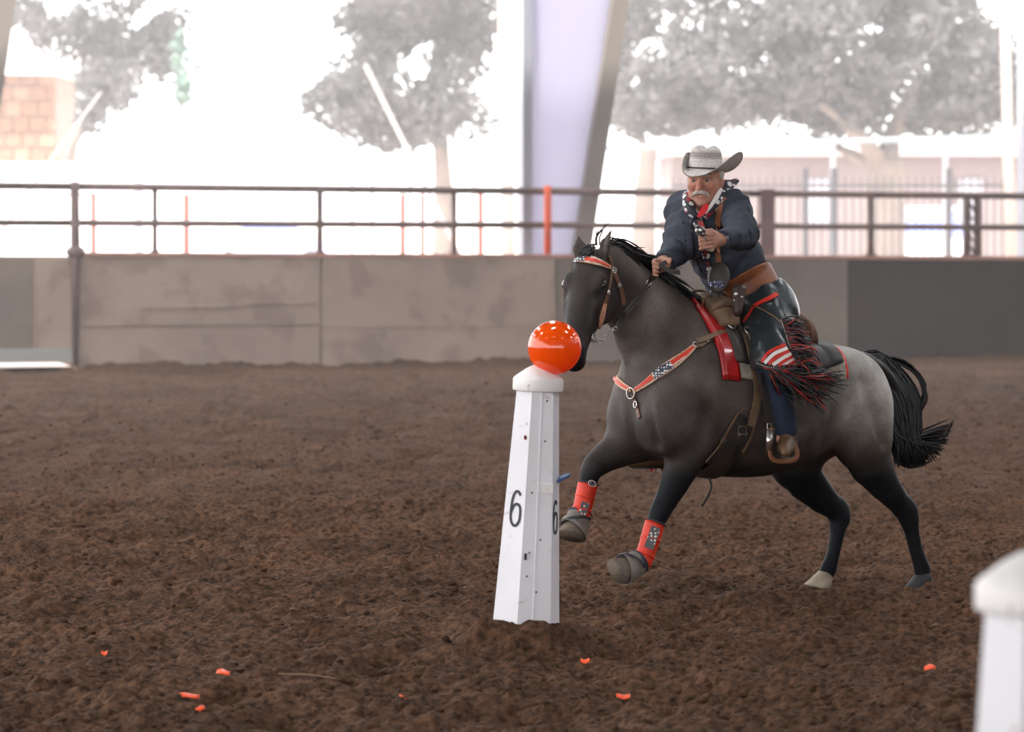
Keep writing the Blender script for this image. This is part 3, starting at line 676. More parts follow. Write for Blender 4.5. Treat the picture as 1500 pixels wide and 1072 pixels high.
clip = tag(MB().ribbon(crv([bl - [.01, 0, 0], (bl + bl2) / 2 + [0, 0, .004], bl2], 8), [(0, -.5, .9)] * 8, [.03, .036, .04, .044, .044, .04, .034, .028], .012).build('blue_clip', mat('blue_plastic', srgb(62, 98, 150), .4)), 'blue plastic clip sticking out of the numbered stand', 'clip')

balm = mat('balloon_rubber', (1.0, .14, .006), .10, coat=.8, spec=.6)
bb = balm.node_tree.nodes['Principled BSDF']; _nt = balm.node_tree; _tr = _nt.nodes.new('ShaderNodeBsdfTranslucent'); _tr.inputs[0].default_value = (1, .16, .01, 1); _mx = _nt.nodes.new('ShaderNodeMixShader'); _mx.inputs[0].default_value = .4
_nt.links.new(bb.outputs[0], _mx.inputs[1]); _nt.links.new(_tr.outputs[0], _mx.inputs[2]); _nt.links.new(_mx.outputs[0], _nt.nodes['Material Output'].inputs[0]); bb.inputs['Subsurface Weight'].default_value = .25; bb.inputs['Subsurface Radius'].default_value = (.06, .02, .005); bb.inputs['Coat Roughness'].default_value = .03
bc = W(812.5, 509, g0[1] + .0); nb = nrm(W(787, 548, g0[1]) - bc); ru = nrm(np.cross(nb, [0, 1, 0])); rw = np.cross(nb, ru); rings = []; R0 = .1065
for t in np.linspace(0, 1, 30):
    a = math.pi * t; r = R0 * math.sin(a); z = -R0 * math.cos(a) * (1.0 + .02 * t) + max(0, (t - .93) / .07) * .012
    if t > .97: r = max(r, .008)
    rings.append([bc + nb * z + max(r, 1e-4) * (math.cos(2 * math.pi * j / 40) * ru + math.sin(2 * math.pi * j / 40) * rw) for j in range(40)])
bal = tag(empty('balloon', bc + nb * (R0 + .012)), 'shiny orange balloon on top of the numbered white stand', 'balloon')
MB().loft(rings).build('skin', balm, bal, smooth=True)
MB().loft([[bc + nb * (R0 + z) + r * (math.cos(2 * math.pi * j / 14) * ru + math.sin(2 * math.pi * j / 14) * rw) for j in range(14)] for r, z in ((.006, .008), (.01, .014), (.006, .018), (.013, .026))]).build('neck', balm, bal, smooth=True)
# nearer stand at the lower right corner
g1d = FPX * .697 / (885 - 312) ; c1 = W(1510, 885, g1d); b1 = np.array([c1[0] - .02, c1[1], 0.0])
d_stand = empty  # the builder below reuses stand()
st2, face2, six2 = stand(b1, c1 - b1, .142, .087, np.linalg.norm(c1 - b1), 15, 'blurred white stand cut by the lower right corner')
fc = [(p[0], i) for p, n, i in [(*face2(i, .5, .5)[:2], i) for i in range(6)] if n[1] < -.3]
i = sorted(fc)[min(1, len(fc) - 1)][1]
for u in (.3, .5):
    p, n, _ = face2(i, u, .86, .003)
p = W(1495, 1022, g1d - .075); MB().ball(p, (.0075, .006, .009), 8, 6).build('red_spot', mat('red_spot', srgb(176, 30, 26), .5), st2)

# burst balloon scraps and straw on the dirt
scrapm = mat('scrap_rubber', srgb(248, 84, 14), .4)
def scrap(px, py, w, l, ang, label):
    c = G(px, py); c[2] = float(dirt_z(np.array([c[0]]), np.array([c[1]]))[0]) + .012
    ca, sa = math.cos(ang), math.sin(ang); V = []; n = 7
    for i in range(n):
        t = i / (n - 1) - .5
        for j, s_ in enumerate((-1, -.3, .4, 1)):
            y = s_ * w * (1 - (2 * t) ** 2 * .7) * (.85 + .2 * math.sin(px + i)); z = .004 * math.sin(i * .8 + px) + .0055 * (s_ + 1) + .004
            V.append(c + [t * l * ca - y * sa, t * l * sa + y * ca, z])
    top = V; bot = [p - [0, 0, .002] for p in V]; m4 = 4; F1 = [(i * m4 + j, i * m4 + j + 1, (i + 1) * m4 + j + 1, (i + 1) * m4 + j) for i in range(n - 1) for j in range(3)]
    N0 = len(V); Fb = [tuple(k + N0 for k in q)[::-1] for q in F1]
    per = [j for j in range(4)] + [i * 4 + 3 for i in range(1, n)] + [(n - 1) * 4 + j for j in (2, 1, 0)] + [i * 4 for i in range(n - 2, 0, -1)]
    Fs = [(per[i], per[i] + N0, per[(i + 1) % len(per)] + N0, per[(i + 1) % len(per)]) for i in range(len(per))]
    tag(MB().add(top + bot, F1 + Fb + Fs).build('balloon_scrap', scrapm, smooth=True), label, 'scrap', 'burst balloon scraps on the dirt')
for a in ((277, 1013, .022, .075, .2, 'long curled orange balloon scrap, largest near the lower left'), (327, 999, .025, .05, -.1, 'rounded orange scrap just right of the long curled one'),
          (293, 1036, .012, .035, .4, 'small dull orange scrap below the long curled one'), (590, 1011, .016, .02, .8, 'tiny orange scrap below the middle of the dirt left of the stand'),
          (153, 956, .012, .024, .1, 'tiny orange scrap farthest to the left on the dirt'), (857, 968, .016, .035, 0, 'small orange scrap just right of the numbered stand base'),
          (913, 993, .022, .052, 0, 'flat oval orange scrap below the raised forelegs'), (947, 1002, .009, .014, .5, 'tiny orange speck right of the flat oval scrap'),
          (1362, 998, .02, .042, 0, 'orange scrap near the blurred stand at lower right')): scrap(*a)
def straw(px0, py0, px1, py1, r, label):
    a, b = G(px0, py0), G(px1, py1)
    for p in (a, b): p[2] = float(dirt_z(np.array([p[0]]), np.array([p[1]]))[0]) + .016
    m_ = (a + b) / 2 + [0, 0, .006]; tag(MB().tube(crv([a, m_, b], 8), [r * .7, r, r, r, r, r, r, r * .4], 6).build('straw', mat('straw', srgb(120, 96, 72), .9), smooth=True), label, 'straw')
straw(408, 996, 498, 1001, .0035, 'long pale straw lying on the lower left dirt')
straw(425, 897, 447, 893, .007, 'short broad pale chip on the left dirt')
straw(1365, 914, 1374, 918, .005, 'short pale chip on the dirt below the rear hoof')

# ------------------------------------------------------------------ horse
TH = math.radians(32); HF = np.array([-math.cos(TH), -math.sin(TH), 0]); HL = np.array([math.sin(TH), -math.cos(TH), 0]); UP = np.array([0, 0, 1.0])
HO = W(1110, 312, 15.44) * np.array([1, 1, 0])
def toL(p): q = np.asarray(p) - HO; return np.stack([q @ HF, q @ HL, q[..., 2]], -1)
def toW(p): p = np.asarray(p, float); return HO + p[..., 0:1] * HF + p[..., 1:2] * HL + p[..., 2:3] * UP
def vL(v): v = np.asarray(v, float); return np.array([v @ HF, v @ HL, v[2]])
def J(px, py, lat):
    """point of the sight line that lies lat metres to the left of the horse's middle plane, in horse space"""
    d = np.array([(px - CXP) / FPX, 1, -(py - HYP) / FPX]); t = (lat - (CAM - HO) @ HL) / (d @ HL); return toL(CAM + t * d)
EX, EY, EZ = np.eye(3)
hz = Field((-1.02, -.42, -.02), (1.36, .46, 1.80), .0075)
TORSO = [(.725, .98, .80, .02), (.70, 1.06, .745, .105), (.64, 1.13, .69, .175), (.55, 1.19, .64, .215), (.45, 1.24, .595, .238), (.33, 1.258, .555, .255), (.19, 1.215, .535, .272), (.0, 1.155, .53, .285),
         (-.18, 1.125, .565, .285), (-.31, 1.13, .62, .275), (-.41, 1.10, .66, .252), (-.49, 1.05, .68, .22), (-.56, .98, .69, .175), (-.62, .90, .71, .115), (-.65, .83, .74, .03)]
TF = crv(TORSO, 160)[::-1]
def torso_at(x):
    return [np.interp(x, TF[:, 0], TF[:, i]) for i in (1, 2, 3)]
hz.cyl((0, 0, 0), EX, EY, EZ, TORSO, .03, 2.15)
def limb(spec, k, latk=.8):
    P = np.array([J(*q[:3]) for q in spec]); hz.tube(P, [q[3] for q in spec], k, EY, latk); return P
# quarters, flanks
for s in (1, -1):
    hz.ell((-.40, s * .12, .91), (.22, .15, .19), k=.08)
    hz.ell((-.49, s * .12, .79), (.14, .115, .2), k=.06)
    hz.ell((-.30, s * .20, 1.0), (.16, .09, .10), k=.06)         # point of hip
    hz.ell((.50, s * .15, .90), (.17, .10, .26), A=np.array([[.85, 0, .5], [0, 1, 0], [-.5, 0, .85]]), k=.05)   # shoulder blade
    hz.ell((.62, s * .11, .80), (.105, .10, .14), k=.03)           # breast muscle
hz.ell(J(985, 612, .18), (.12, .075, .16), k=.03)                  # left upper arm
PHL = limb([(1258, 600, .14, .16), (1264, 645, .16, .145), (1275, 678, .16, .108), (1294, 708, .15, .078), (1316, 735, .13, .056), (1328, 750, .13, .054), (1335, 775, .13, .038), (1341, 803, .13, .034), (1347, 822, .13, .037), (1351, 834, .13, .042), (1352, 845, .13, .037)], .05)
PHR = limb([(1180, 640, -.13, .15), (1165, 678, -.14, .125), (1180, 704, -.14, .095), (1205, 730, -.13, .072), (1222, 744, -.13, .056), (1229, 756, -.13, .052), (1226, 782, -.13, .038), (1221, 808, -.13, .034), (1217, 823, -.13, .037), (1213, 834, -.13, .042), (1207, 845, -.13, .037)], .05)
hz.tube([J(1328, 735, .13), J(1334, 743, .13), J(1336, 762, .13)], [.02, .022, .024], .03); hz.tube([J(1230, 735, -.13), J(1237, 743, -.13), J(1236, 762, -.13)], [.02, .022, .024], .03)
PFL = limb([(1000, 600, .15, .14), (1012, 640, .155, .115), (1002, 675, .14, .088), (988, 708, .13, .068), (974, 736, .12, .053), (966, 751, .12, .050), (959, 768, .12, .040), (951, 796, .12, .036), (944, 815, .12, .040), (938, 823, .12, .040), (927, 829, .12, .036)], .045)
PFR = limb([(965, 630, -.12, .13), (935, 642, -.13, .11), (908, 656, -.125, .088), (886, 670, -.12, .068), (871, 682, -.12, .058), (865, 692, -.12, .05), (861, 710, -.12, .04), (856, 733, -.12, .037), (852, 748, -.12, .041), (850, 756, -.12, .04), (847, 764, -.12, .036)], .045)
# neck
NK = [J(985, 520, .0), J(955, 478, .005), J(928, 446, .02), (J(905, 424, .04)), J(889, 404, .05)]
hz.tube(NK, [.235, .19, .152, .126, .105], .07, EY, .62)
hz.tube([J(1000, 452, 0), J(960, 424, .01), J(925, 393, .03), J(895, 372, .05)], [.05, .05, .05, .045], .05, EY, .7)       # crest
# head: nose axis HN, face normal HV, lateral HLt, all in horse space
yaw = math.radians(66); el = math.radians(58); hd = np.array([-math.cos(yaw), -math.sin(yaw), 0])
HNw = nrm(hd * math.cos(el) + np.array([0, 0, -math.sin(el)])); HVw = nrm(hd * math.sin(el) + np.array([0, 0, math.cos(el)])); HLw = np.cross(UP, hd)
POLL = J(868, 372, .05); HN, HV, HLt = vL(HNw), vL(HVw), vL(HLw)
HS = .94
def hp(s, v, l): return POLL + HN * s * HS + HV * v + HLt * l
hz.cyl(POLL, HN, HLt, HV, [(q_[0] * HS,) + q_[1:] for q_ in [(-.03, .005, -.05, .02), (.0, .03, -.10, .062), (.06, .05, -.15, .078), (.14, .058, -.185, .086), (.21, .054, -.19, .082), (.29, .045, -.16, .07), (.37, .036, -.125, .059), (.45, .03, -.105, .053), (.51, .022, -.1, .055), (.55, .004, -.095, .052), (.575, -.025, -.08, .03), (.58, -.04, -.065, .01)]], .03, 2.5)
for s in (1, -1):
    hz.ell(hp(.165, .014, s * .072), (.045, .032, .024), A=np.array([HN, HV, HLt]), k=.03)        # orbit
    hz.ell(hp(.19, -.10, s * .07), (.105, .085, .032), A=np.array([HN, HV, HLt]), k=.03)         # cheek
    hz.ell(hp(.17, .010, s * .103), (.024, .015, .013), A=np.array([HN, HV, HLt]), k=.008, op='-')
    hz.ell(hp(.515, -.005, s * .05), (.035, .028, .016), A=np.array([HN, HV, HLt]), k=.02)       # nostril wing
    hz.ell(hp(.528, -.003, s * .066), (.022, .011, .014), A=np.array([HN, HV, HLt]), k=.008, op='-')
    hz.tube([hp(.27, .0, s * .07), hp(.40, -.02, s * .055)], [.014, .008], .02)                    # facial crest
    hz.tube([hp(.555, -.075, s * .05), hp(.49, -.068, s * .062)], [.006, .004], .006, op='-')      # mouth line
hz.ell(hp(.53, -.088, 0), (.04, .026, .042), A=np.array([HN, HV, HLt]), k=.02)                     # lower lip and chin
# ears
def ear(base, mid, tip, nface):
    n = vL(nface); hz.tube([base, mid, tip], [.028, .036, .004], .012, n, .5)
    hz.tube([base + (mid - base) * .25 + n * .018, mid + n * .02, tip + n * .012 - (tip - mid) * .15], [.014, .024, .002], .006, n, .6, op='-')
eL = hp(.0, .015, .062); eR = hp(.0, .015, -.062)
def at_depth(px, py, ref): D = toW(ref)[1]; return toL(W(px, py, D))
ear(at_depth(884, 378, eL), at_depth(886, 360, eL), at_depth(896, 335, eL), nrm([-.85, -.5, .0]))
ear(at_depth(853, 382, eR), at_depth(850, 365, eR), at_depth(846, 343, eR), nrm([-.25, -.95, .0]))
# grooves between the muscle masses
for P_, r_, k_ in (([(1020, 470, .25), (985, 525, .27), (955, 570, .25)], .012, .05), ([(1052, 545, .30), (1045, 600, .31), (1032, 650, .27)], .016, .06), ([(912, 470, .14), (912, 520, .17), (922, 555, .17)], .012, .04),
                   ([(1200, 560, .31), (1212, 610, .31), (1216, 650, .27)], .03, .08), ([(948, 590, .17), (955, 620, .18), (965, 650, .18)], .012, .035), ([(1262, 560, .29), (1280, 610, .28), (1292, 650, .25)], .010, .05)):
    hz.tube(crv([J(*q) for q in P_], 8), r_, k_, op='-')
HVt, HQ = hz.mesh(3)
def sst(a, b, x): t = np.clip((x - a) / (b - a), 0, 1); return t * t * (3 - 2 * t)
def coat(P):
    x, y, z = P.T; n = vnoise(x * 4 + 3 * y, z * 4 + y, 41) + .6 * vnoise(x * 11 + y * 5, z * 11, 42)
    grey = np.array([.36, .342, .315]); brown = np.array([.088, .072, .062]); dark = np.array([.030, .026, .025]); black = np.array([.0075, .009, .012])
    g = sst(-.05, -.34, x + .18 * n) * sst(.62, .84, z + .1 * n)
    c = brown + (grey - brown) * g[:, None]
    g2 = sst(.15, .75, n + .35) * .55 * (x > -.2); c = c + (np.array([.20, .18, .165]) - c) * g2[:, None]
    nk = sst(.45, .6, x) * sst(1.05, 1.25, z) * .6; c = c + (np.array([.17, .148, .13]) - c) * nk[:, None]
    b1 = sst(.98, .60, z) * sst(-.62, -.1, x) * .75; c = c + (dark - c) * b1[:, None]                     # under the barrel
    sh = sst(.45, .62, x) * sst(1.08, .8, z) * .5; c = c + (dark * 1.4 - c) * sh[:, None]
    hn = (P - POLL) @ HN; hv = (P - POLL) @ HV; hd_ = sst(-.06, .06, hn) * sst(-.30, -.16, hv) * (z > 1.0) * (x > .6); c = c + (np.array([.040, .033, .031]) - c) * hd_[:, None]
    mz = sst(.42, .52, hn) * (z > 1.0) * (x > .7); c = c + (np.array([.014, .013, .016]) - c) * mz[:, None]
    lg = sst(.68, .50, z + .04 * n); lgf = sst(.66, .54, z + .03 * n); l_ = np.where(x > .3, lgf, lg); c = c + (black - c) * l_[:, None]
    er = (z > POLL[2] + .03) & (x > .7); c[er] = c[er] * .5 + np.array([.03, .027, .027]) * .5
    return c
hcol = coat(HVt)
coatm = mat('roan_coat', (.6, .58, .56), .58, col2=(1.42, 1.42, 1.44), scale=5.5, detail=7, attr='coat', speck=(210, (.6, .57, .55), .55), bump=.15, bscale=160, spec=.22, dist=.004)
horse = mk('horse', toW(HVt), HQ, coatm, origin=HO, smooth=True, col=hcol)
tag(horse, 'dark-headed roan horse galloping towards the left with both forelegs raised', 'horse')
HB = bvh(toW(HVt), HQ)
HBL = bvh(HVt, HQ)
# eyes
eyem = mat('horse_eye', (.008, .007, .007), .06, coat=1)
for s in (1, -1): MB().ball(toW(hp(.170, .010, s * .0885)), (.022, .0165, .0165), 14, 10, np.array([HNw, HVw, HLw])).build('eye', eyem, horse, smooth=True)
# hooves
def hoof(pa, toe, m, r=.052, h=.075):
    """pa: end of the pastern, toe: direction of the sole's outward normal (horse space)"""
    a = toW(pa); d = nrm(toW(pa + toe) - a); f_ = nrm(HF - d * (HF @ d)); s_ = np.cross(d, f_); rings = []
    for t, k, fw in ((-.35, .60, .0), (.0, .80, .0), (.1, .84, .004), (.6, 1.0, .014), (.95, 1.12, .024), (1.0, 1.10, .024)):
        rings.append([a + d * h * t + f_ * (fw + .0) + r * k * (1.12 * math.cos(q) * f_ + math.sin(q) * s_) for q in np.linspace(0, 2 * math.pi, 20, endpoint=False)])
    return MB().loft(rings).build('hoof', m, horse, smooth=True)
hoofd = mat('dark_hoof', srgb(34, 36, 41), .7, col2=srgb(48, 46, 46), scale=20); hoofp = mat('pale_hoof', srgb(176, 162, 142), .7, col2=srgb(150, 136, 118), scale=20)
hoofg = mat('dusty_hoof', srgb(122, 108, 92), .8, col2=srgb(92, 84, 76), scale=26); TOE = {}
TOE['HL'] = (PHL[-1], nrm([.15, 0, -1])); TOE['HR'] = (PHR[-1], nrm([.35, 0, -1])); TOE['FL'] = (PFL[-1], nrm(vL(W(905, 838, 14.7) - W(933, 822, 14.78)) + np.array([0, 0, -.02])))
TOE['FR'] = (PFR[-1], nrm(vL(W(842, 784, 14.9) - W(848, 758, 14.94))))
hoof(*TOE['HL'], hoofd, .05, .06); hoof(*TOE['HR'], hoofp, .05, .06); hoof(*TOE['FL'], hoofg, .051, .086); hoof(*TOE['FR'], hoofg, .051, .082)

# ------------------------------------------------------------------ mane, forelock, tail
def strands(P_list, r, n=3):
    V, Fq = [], []; off = 0
    for P in P_list:
        k = len(P); T = np.gradient(P, axis=0); T /= np.linalg.norm(T, axis=1)[:, None] + 1e-9; u = np.cross(T, np.array([.3, -.9, .2])); u /= np.linalg.norm(u, axis=1)[:, None] + 1e-9; w = np.cross(T, u)
        rr = r * np.concatenate([[.7], np.ones(k - 3), [.7, .15]]); 
        ring = np.stack([P + rr[:, None] * (math.cos(2 * math.pi * j / n) * u + math.sin(2 * math.pi * j / n) * w) for j in range(n)], 1)
        V.append(ring.reshape(-1, 3)); i = np.arange(k - 1)[:, None] * n + np.arange(n)[None]; j = np.arange(k - 1)[:, None] * n + (np.arange(n)[None] + 1) % n
        Fq.append(off + np.stack([i, j, j + n, i + n], -1).reshape(-1, 4)); off += k * n
    return np.vstack(V), np.vstack(Fq)
hairm = mat('black_hair', (.012, .012, .014), .42, spec=.5)
PL = []
crest = crv([J(884, 366, .045), J(897, 371, .04), J(925, 391, .02), J(951, 414, .0), J(978, 436, -.01), J(1000, 450, -.01)], 200)
for i in range(420):
    t = RNG.random() ** .9; c = crest[int(t * 186)]; l = RNG.uniform(.10, .24)
    d1 = vL(nrm([.75, .45, RNG.uniform(.15, .8)])); d2 = vL(nrm([.7, .35, RNG.uniform(-1.1, -.45)])); y0 = np.array([RNG.uniform(-.01, .01), RNG.uniform(-.05, .022), RNG.uniform(-.01, .015)])
    PL.append(toW(crv([c + y0, c + y0 + d1 * l * .3, c + y0 + d1 * l * .42 + d2 * l * .3, c + y0 + d1 * l * .45 + d2 * l * .75], 8)))
for i in range(26):
    t = .2 + RNG.random() * .5; c = crest[int(t * 170)]; l = RNG.uniform(.12, .22); y0 = np.array([0, RNG.uniform(-.03, .01), 0])
    d1 = vL(nrm([.9, .3, RNG.uniform(.2, .5)])); d2 = vL(nrm([1, .2, RNG.uniform(-.6, .1)])); PL.append(toW(crv([c + y0, c + y0 + d1 * l * .35, c + y0 + d1 * l * .5 + d2 * l * .5], 8)))
V, Fq = strands(PL, .0042); mk('mane', V, Fq, hairm, horse)
PL = []
for i in range(46):
    b = hp(RNG.uniform(-.03, .03), .045, RNG.uniform(-.03, .035)); e = hp(RNG.uniform(.035, .06), .058, RNG.uniform(-.04, .03)); PL.append(toW(crv([b, (b + e) / 2 + HV * .02, e], 6)))
for i in range(6):
    b = hp(-.02, .04, RNG.uniform(.02, .045)); PL.append(toW(crv([b, b + np.array([.0, .0, .04]), b + vL(np.array([.012 * i, 0, .075 + .006 * i]))], 6)))
V, Fq = strands(PL, .0035); mk('forelock', V, Fq, hairm, horse)
PL = []
for i in range(680):
    f = RNG.random(); s_ = RNG.uniform(-1, 1); dl = RNG.uniform(-.08, .08)
    st_ = J(1246 + 10 * RNG.random(), 518 + 16 * RNG.random(), RNG.uniform(-.03, .03)); m1 = J(1284 + 14 * s_, 540 - 12 * s_ + 5 * RNG.normal(), -.01)
    mid = J(1312 + 32 * s_, 590 - 14 * s_ + 4 * RNG.normal(), -.02 + dl * .7); m2 = J(1328 + 19 * s_ + 3 * RNG.normal(), 640, -.02 + dl)
    end = J(1330 + 22 * s_ + 8 * f, 676 + 5 * RNG.normal(), -.02 + dl) if RNG.random() < .7 else J(1356 + 40 * f + 5 * s_, 670 - 52 * f ** 2 + 9 * s_, -.02 + dl)
    PL.append(toW(crv([st_, m1, mid, m2, end], 16)))
for a in ([(1250, 522), (1290, 590), (1303, 640), (1312, 672), (1335, 684), (1362, 676)], [(1252, 520), (1320, 528), (1352, 560), (1350, 590), (1345, 610)], [(1255, 518), (1300, 526), (1338, 545), (1354, 575), (1350, 600)], [(1250, 524), (1293, 580), (1303, 630), (1330, 640), (1375, 645), (1397, 615)]):
    for j in range(7): PL.append(toW(crv([J(x + RNG.normal() * 1.6, y + RNG.normal() * 1.6, -.02 + RNG.normal() * .01) for x, y in a], 16)))
V, Fq = strands(PL, .0052); mk('tail', V, Fq, hairm, horse)
MB().tube(toW(crv([J(1246, 526, 0), J(1272, 530, 0), J(1300, 552, 0), J(1318, 590, 0), J(1326, 625, 0)], 14)), np.interp(np.linspace(0, 1, 14), [0, .3, .6, 1], [.042, .036, .03, .01]), 12).build('tail_core', hairm, horse, smooth=True)

# ------------------------------------------------------------------ tack
cream = mat('cream_leather', srgb(206, 170, 146), .6, speck=(90, (.62, .5, .42), .56)); redp = mat('red_leather', srgb(214, 58, 34), .45); whitel = mat('white_leather', srgb(216, 206, 196), .5)
tan = mat('tan_leather', srgb(122, 98, 74), .6, col2=srgb(98, 78, 60), scale=14); brownl = mat('brown_leather', srgb(120, 84, 64), .55, col2=srgb(96, 66, 50), scale=20); darkl = mat('dark_leather', srgb(40, 38, 38), .5, col2=srgb(54, 48, 44), scale=10)
silver = mat('silver', srgb(206, 204, 200), .28, 1.0); starblue = None
def star_mat(name, basec, dot, scale, thr=.34):
    m = bpy.data.materials.new(name); m.use_nodes = True; nt = m.node_tree; N = nt.nodes; L = nt.links; b = N['Principled BSDF']; tc = N.new('ShaderNodeTexCoord')
    v = N.new('ShaderNodeTexVoronoi'); v.inputs['Scale'].default_value = scale; v.inputs['Randomness'].default_value = .35; L.new(tc.outputs['Object'], v.inputs['Vector'])
    r = N.new('ShaderNodeValToRGB'); r.color_ramp.interpolation = 'CONSTANT'; r.color_ramp.elements[0].color = tuple(dot) + (1,); r.color_ramp.elements[1].color = tuple(basec) + (1,); r.color_ramp.elements[1].position = thr
    L.new(v.outputs['Distance'], r.inputs['Fac']); L.new(r.outputs[0], b.inputs['Base Color']); b.inputs['Roughness'].default_value = .55; MATS[name] = m; return m
starblue = star_mat('star_field', srgb(62, 70, 84), srgb(228, 228, 224), 85, .42)
leopard = star_mat('leopard_inlay', srgb(206, 150, 122), srgb(60, 46, 42), 110, .36)
def surf(x, phi, off):
    """point off metres outside the horse's trunk at station x and angle phi from the top"""
    T, B, w = torso_at(x); c = (T + B) / 2; d = np.array([0, math.sin(phi), math.cos(phi)]); o = np.array([x, 0, c]) + d * .8
    r = HBL.ray_cast(Vector(o), Vector(-d)); p = np.array(r[0]) if r[0] is not None else np.array([x, w * d[1], c + (T - B) / 2 * d[2]])
    return p + d * off
def sheet(name, xs, p0, p1, off, thick, m, parent, n=28, smooth=True):
    """shell over the horse's back: xs stations, angles p0(x)..p1(x)"""
    R_in, R_out = [], []
    for x in xs:
        a, b = p0(x) if callable(p0) else p0, p1(x) if callable(p1) else p1
        R_in.append([toW(surf(x, t, off)) for t in np.linspace(a, b, n)]); R_out.append([toW(surf(x, t, off + thick)) for t in np.linspace(a, b, n)])
    rings = [ro + ri[::-1] for ro, ri in zip(R_out, R_in)]
    return MB().loft(rings).build(name, m, parent, smooth=smooth)
deg = math.radians
redpad = mat('red_pad', srgb(176, 26, 30), .32, col2=srgb(150, 28, 30), scale=9, coat=.3); fleece = mat('cream_fleece', srgb(176, 168, 156), .9, col2=srgb(140, 130, 120), scale=30, bump=.4, bscale=60)
pad = tag(empty('saddle_pad', toW(np.array([.06, 0, 1.16]))), 'red-edged saddle pad under the dark saddle', 'saddle pad')
sheet('pad_body', np.linspace(.30, -.27, 16), deg(-70), deg(70), .004, .016, fleece, pad)
pe = sheet('front_edge', np.linspace(.372, .295, 7), lambda x: deg(-74), lambda x: deg(74), .004, .024, redpad, pad); pe['label'] = 'glossy red leather front edge'
for s in (1, -1):
    ph = [deg(62 * s)] * 2
    P_ = [surf(.372, deg(a) * s, .014) for a in np.linspace(8, 74, 14)]; MB().tube(toW(np.array(P_)), .012, 8).build('edge_roll', redpad, pad, smooth=True)
    P_ = [surf(-.27, deg(a) * s, .012) for a in np.linspace(5, 70, 14)]; MB().tube(toW(np.array(P_)), .009, 8).build('rear_binding', redp, pad, smooth=True)
P_, N_ = trace(HB, [(1066, 512), (1071, 519), (1074, 524)], 6)
for dx in (-5, 0, 5):
    q, nn = trace(HB, [(1069 + dx * .3, 511 + dx), (1073 + dx * .2, 517 + dx), (1079 + dx * .2, 520 + dx)], 6); MB().ribbon(q, nn, .008, .004, .027).build('cream_motif', whitel, pad)

sad = tag(empty('saddle', toW(np.array([.05, 0, 1.19]))), 'dark western saddle with tan pommel under the rider', 'saddle')
sheet('skirt', np.linspace(.31, -.25, 14), lambda x: deg(-58), lambda x: deg(58), .022, .014, darkl, sad)
sheet('seat_jockey', np.linspace(.24, -.18, 12), lambda x: deg(-66 + abs(x) * 40), lambda x: deg(66 - abs(x) * 40), .038, .012, darkl, sad)
# fork and swells
rings = []
for a in np.linspace(-85, 85, 25):
    t = deg(a); yy_, zz_ = .165 * math.sin(t), 1.255 + .075 * math.cos(t) - .05 * (1 - math.cos(t)); k = .036 + .014 * math.exp(-((abs(a) - 45) / 22) ** 2)
    rings.append([toW(np.array([.275 + k * 1.5 * math.cos(q), yy_ + k * .9 * math.sin(q) * math.sin(t), zz_ + k * math.sin(q) * max(.3, math.cos(t))])) for q in np.linspace(0, 2 * math.pi, 14, endpoint=False)])
MB().loft(rings).build('pommel', tan, sad, smooth=True)
for a in (-52, 52, -20, 20):
    t = deg(a); c = toW(np.array([.275, .165 * math.sin(t), 1.255 + .075 * math.cos(t) - .05 * (1 - math.cos(t))])); MB().ring(c, HL * math.cos(t) - UP * math.sin(t), .052, .006, 20, 6, u=HF, ku=1.3).build('pommel_binding', brownl, sad, smooth=True)
# bedroll-like swell roll in front (tan) and horn with its round cap
hc = J(1053, 411, .125); hs = np.array([hc[0] - .015, .07, 1.29])
MB().tube(toW(np.array([hs, hs + [.003, 0, .04], hc])), [.036, .026, .028], 16).build('horn_stalk', darkl, sad, smooth=True)
hn = nrm([-.35, -.9, .35]); hu = nrm(np.cross(hn, UP)); hw = np.cross(hu, hn); hcw = toW(hc + np.array([0, 0, .012])); rings = []
for r, z in ((.01, -.016), (.04, -.014), (.05, -.004), (.05, .004), (.042, .011), (.004, .013)):
    rings.append([hcw + hn * z + r * (math.cos(q) * hu + 1.45 * math.sin(q) * hw) for q in np.linspace(0, 2 * math.pi, 24, endpoint=False)])
hornm = mat('horn_leather', srgb(50, 48, 46), .5, col2=srgb(66, 60, 54), scale=12)
MB().loft(rings).build('horn_cap', hornm, sad, smooth=True)
# cantle
rings = []
for a in np.linspace(-80, 80, 21):
    t = deg(a); c = np.array([-.19, .18 * math.sin(t), 1.13 + .10 * math.cos(t)]); rings.append([toW(c + np.array([.018 * math.cos(q), 0, .045 * math.sin(q)])) for q in np.linspace(0, 2 * math.pi, 10, endpoint=False)])
MB().loft(rings).build('cantle', brownl, sad, smooth=True)
# rigging: ring, latigo, loose billet, cinch and buckle
def strap(name, pts, w, t, m, parent, lift=.012, n=20, trees=None, lab=None):
    P, Nn = trace(trees or HB, pts, n); 
    for _ in range(2): Nn[1:-1] = (Nn[:-2] + 2 * Nn[1:-1] + Nn[2:]); Nn /= np.linalg.norm(Nn, axis=1)[:, None]; P[1:-1] = (P[:-2] + 2 * P[1:-1] + P[2:]) / 4
    w = np.interp(np.linspace(0, 1, len(P)), np.linspace(0, 1, len(w)), w) if hasattr(w, '__len__') else w
    o = MB().ribbon(P, Nn, w, t, lift).build(name, m, parent)
    if lab: o['label'] = lab
    return P, Nn
strap('latigo', [(1084, 500), (1094, 535), (1101, 565), (1100, 590), (1092, 620)], .038, .005, tan, sad, .05)
lp, ln = strap('billet', [(1083, 503), (1098, 525), (1117, 547), (1138, 573)], [.03, .04, .045, .04], .005, tan, sad, .075)
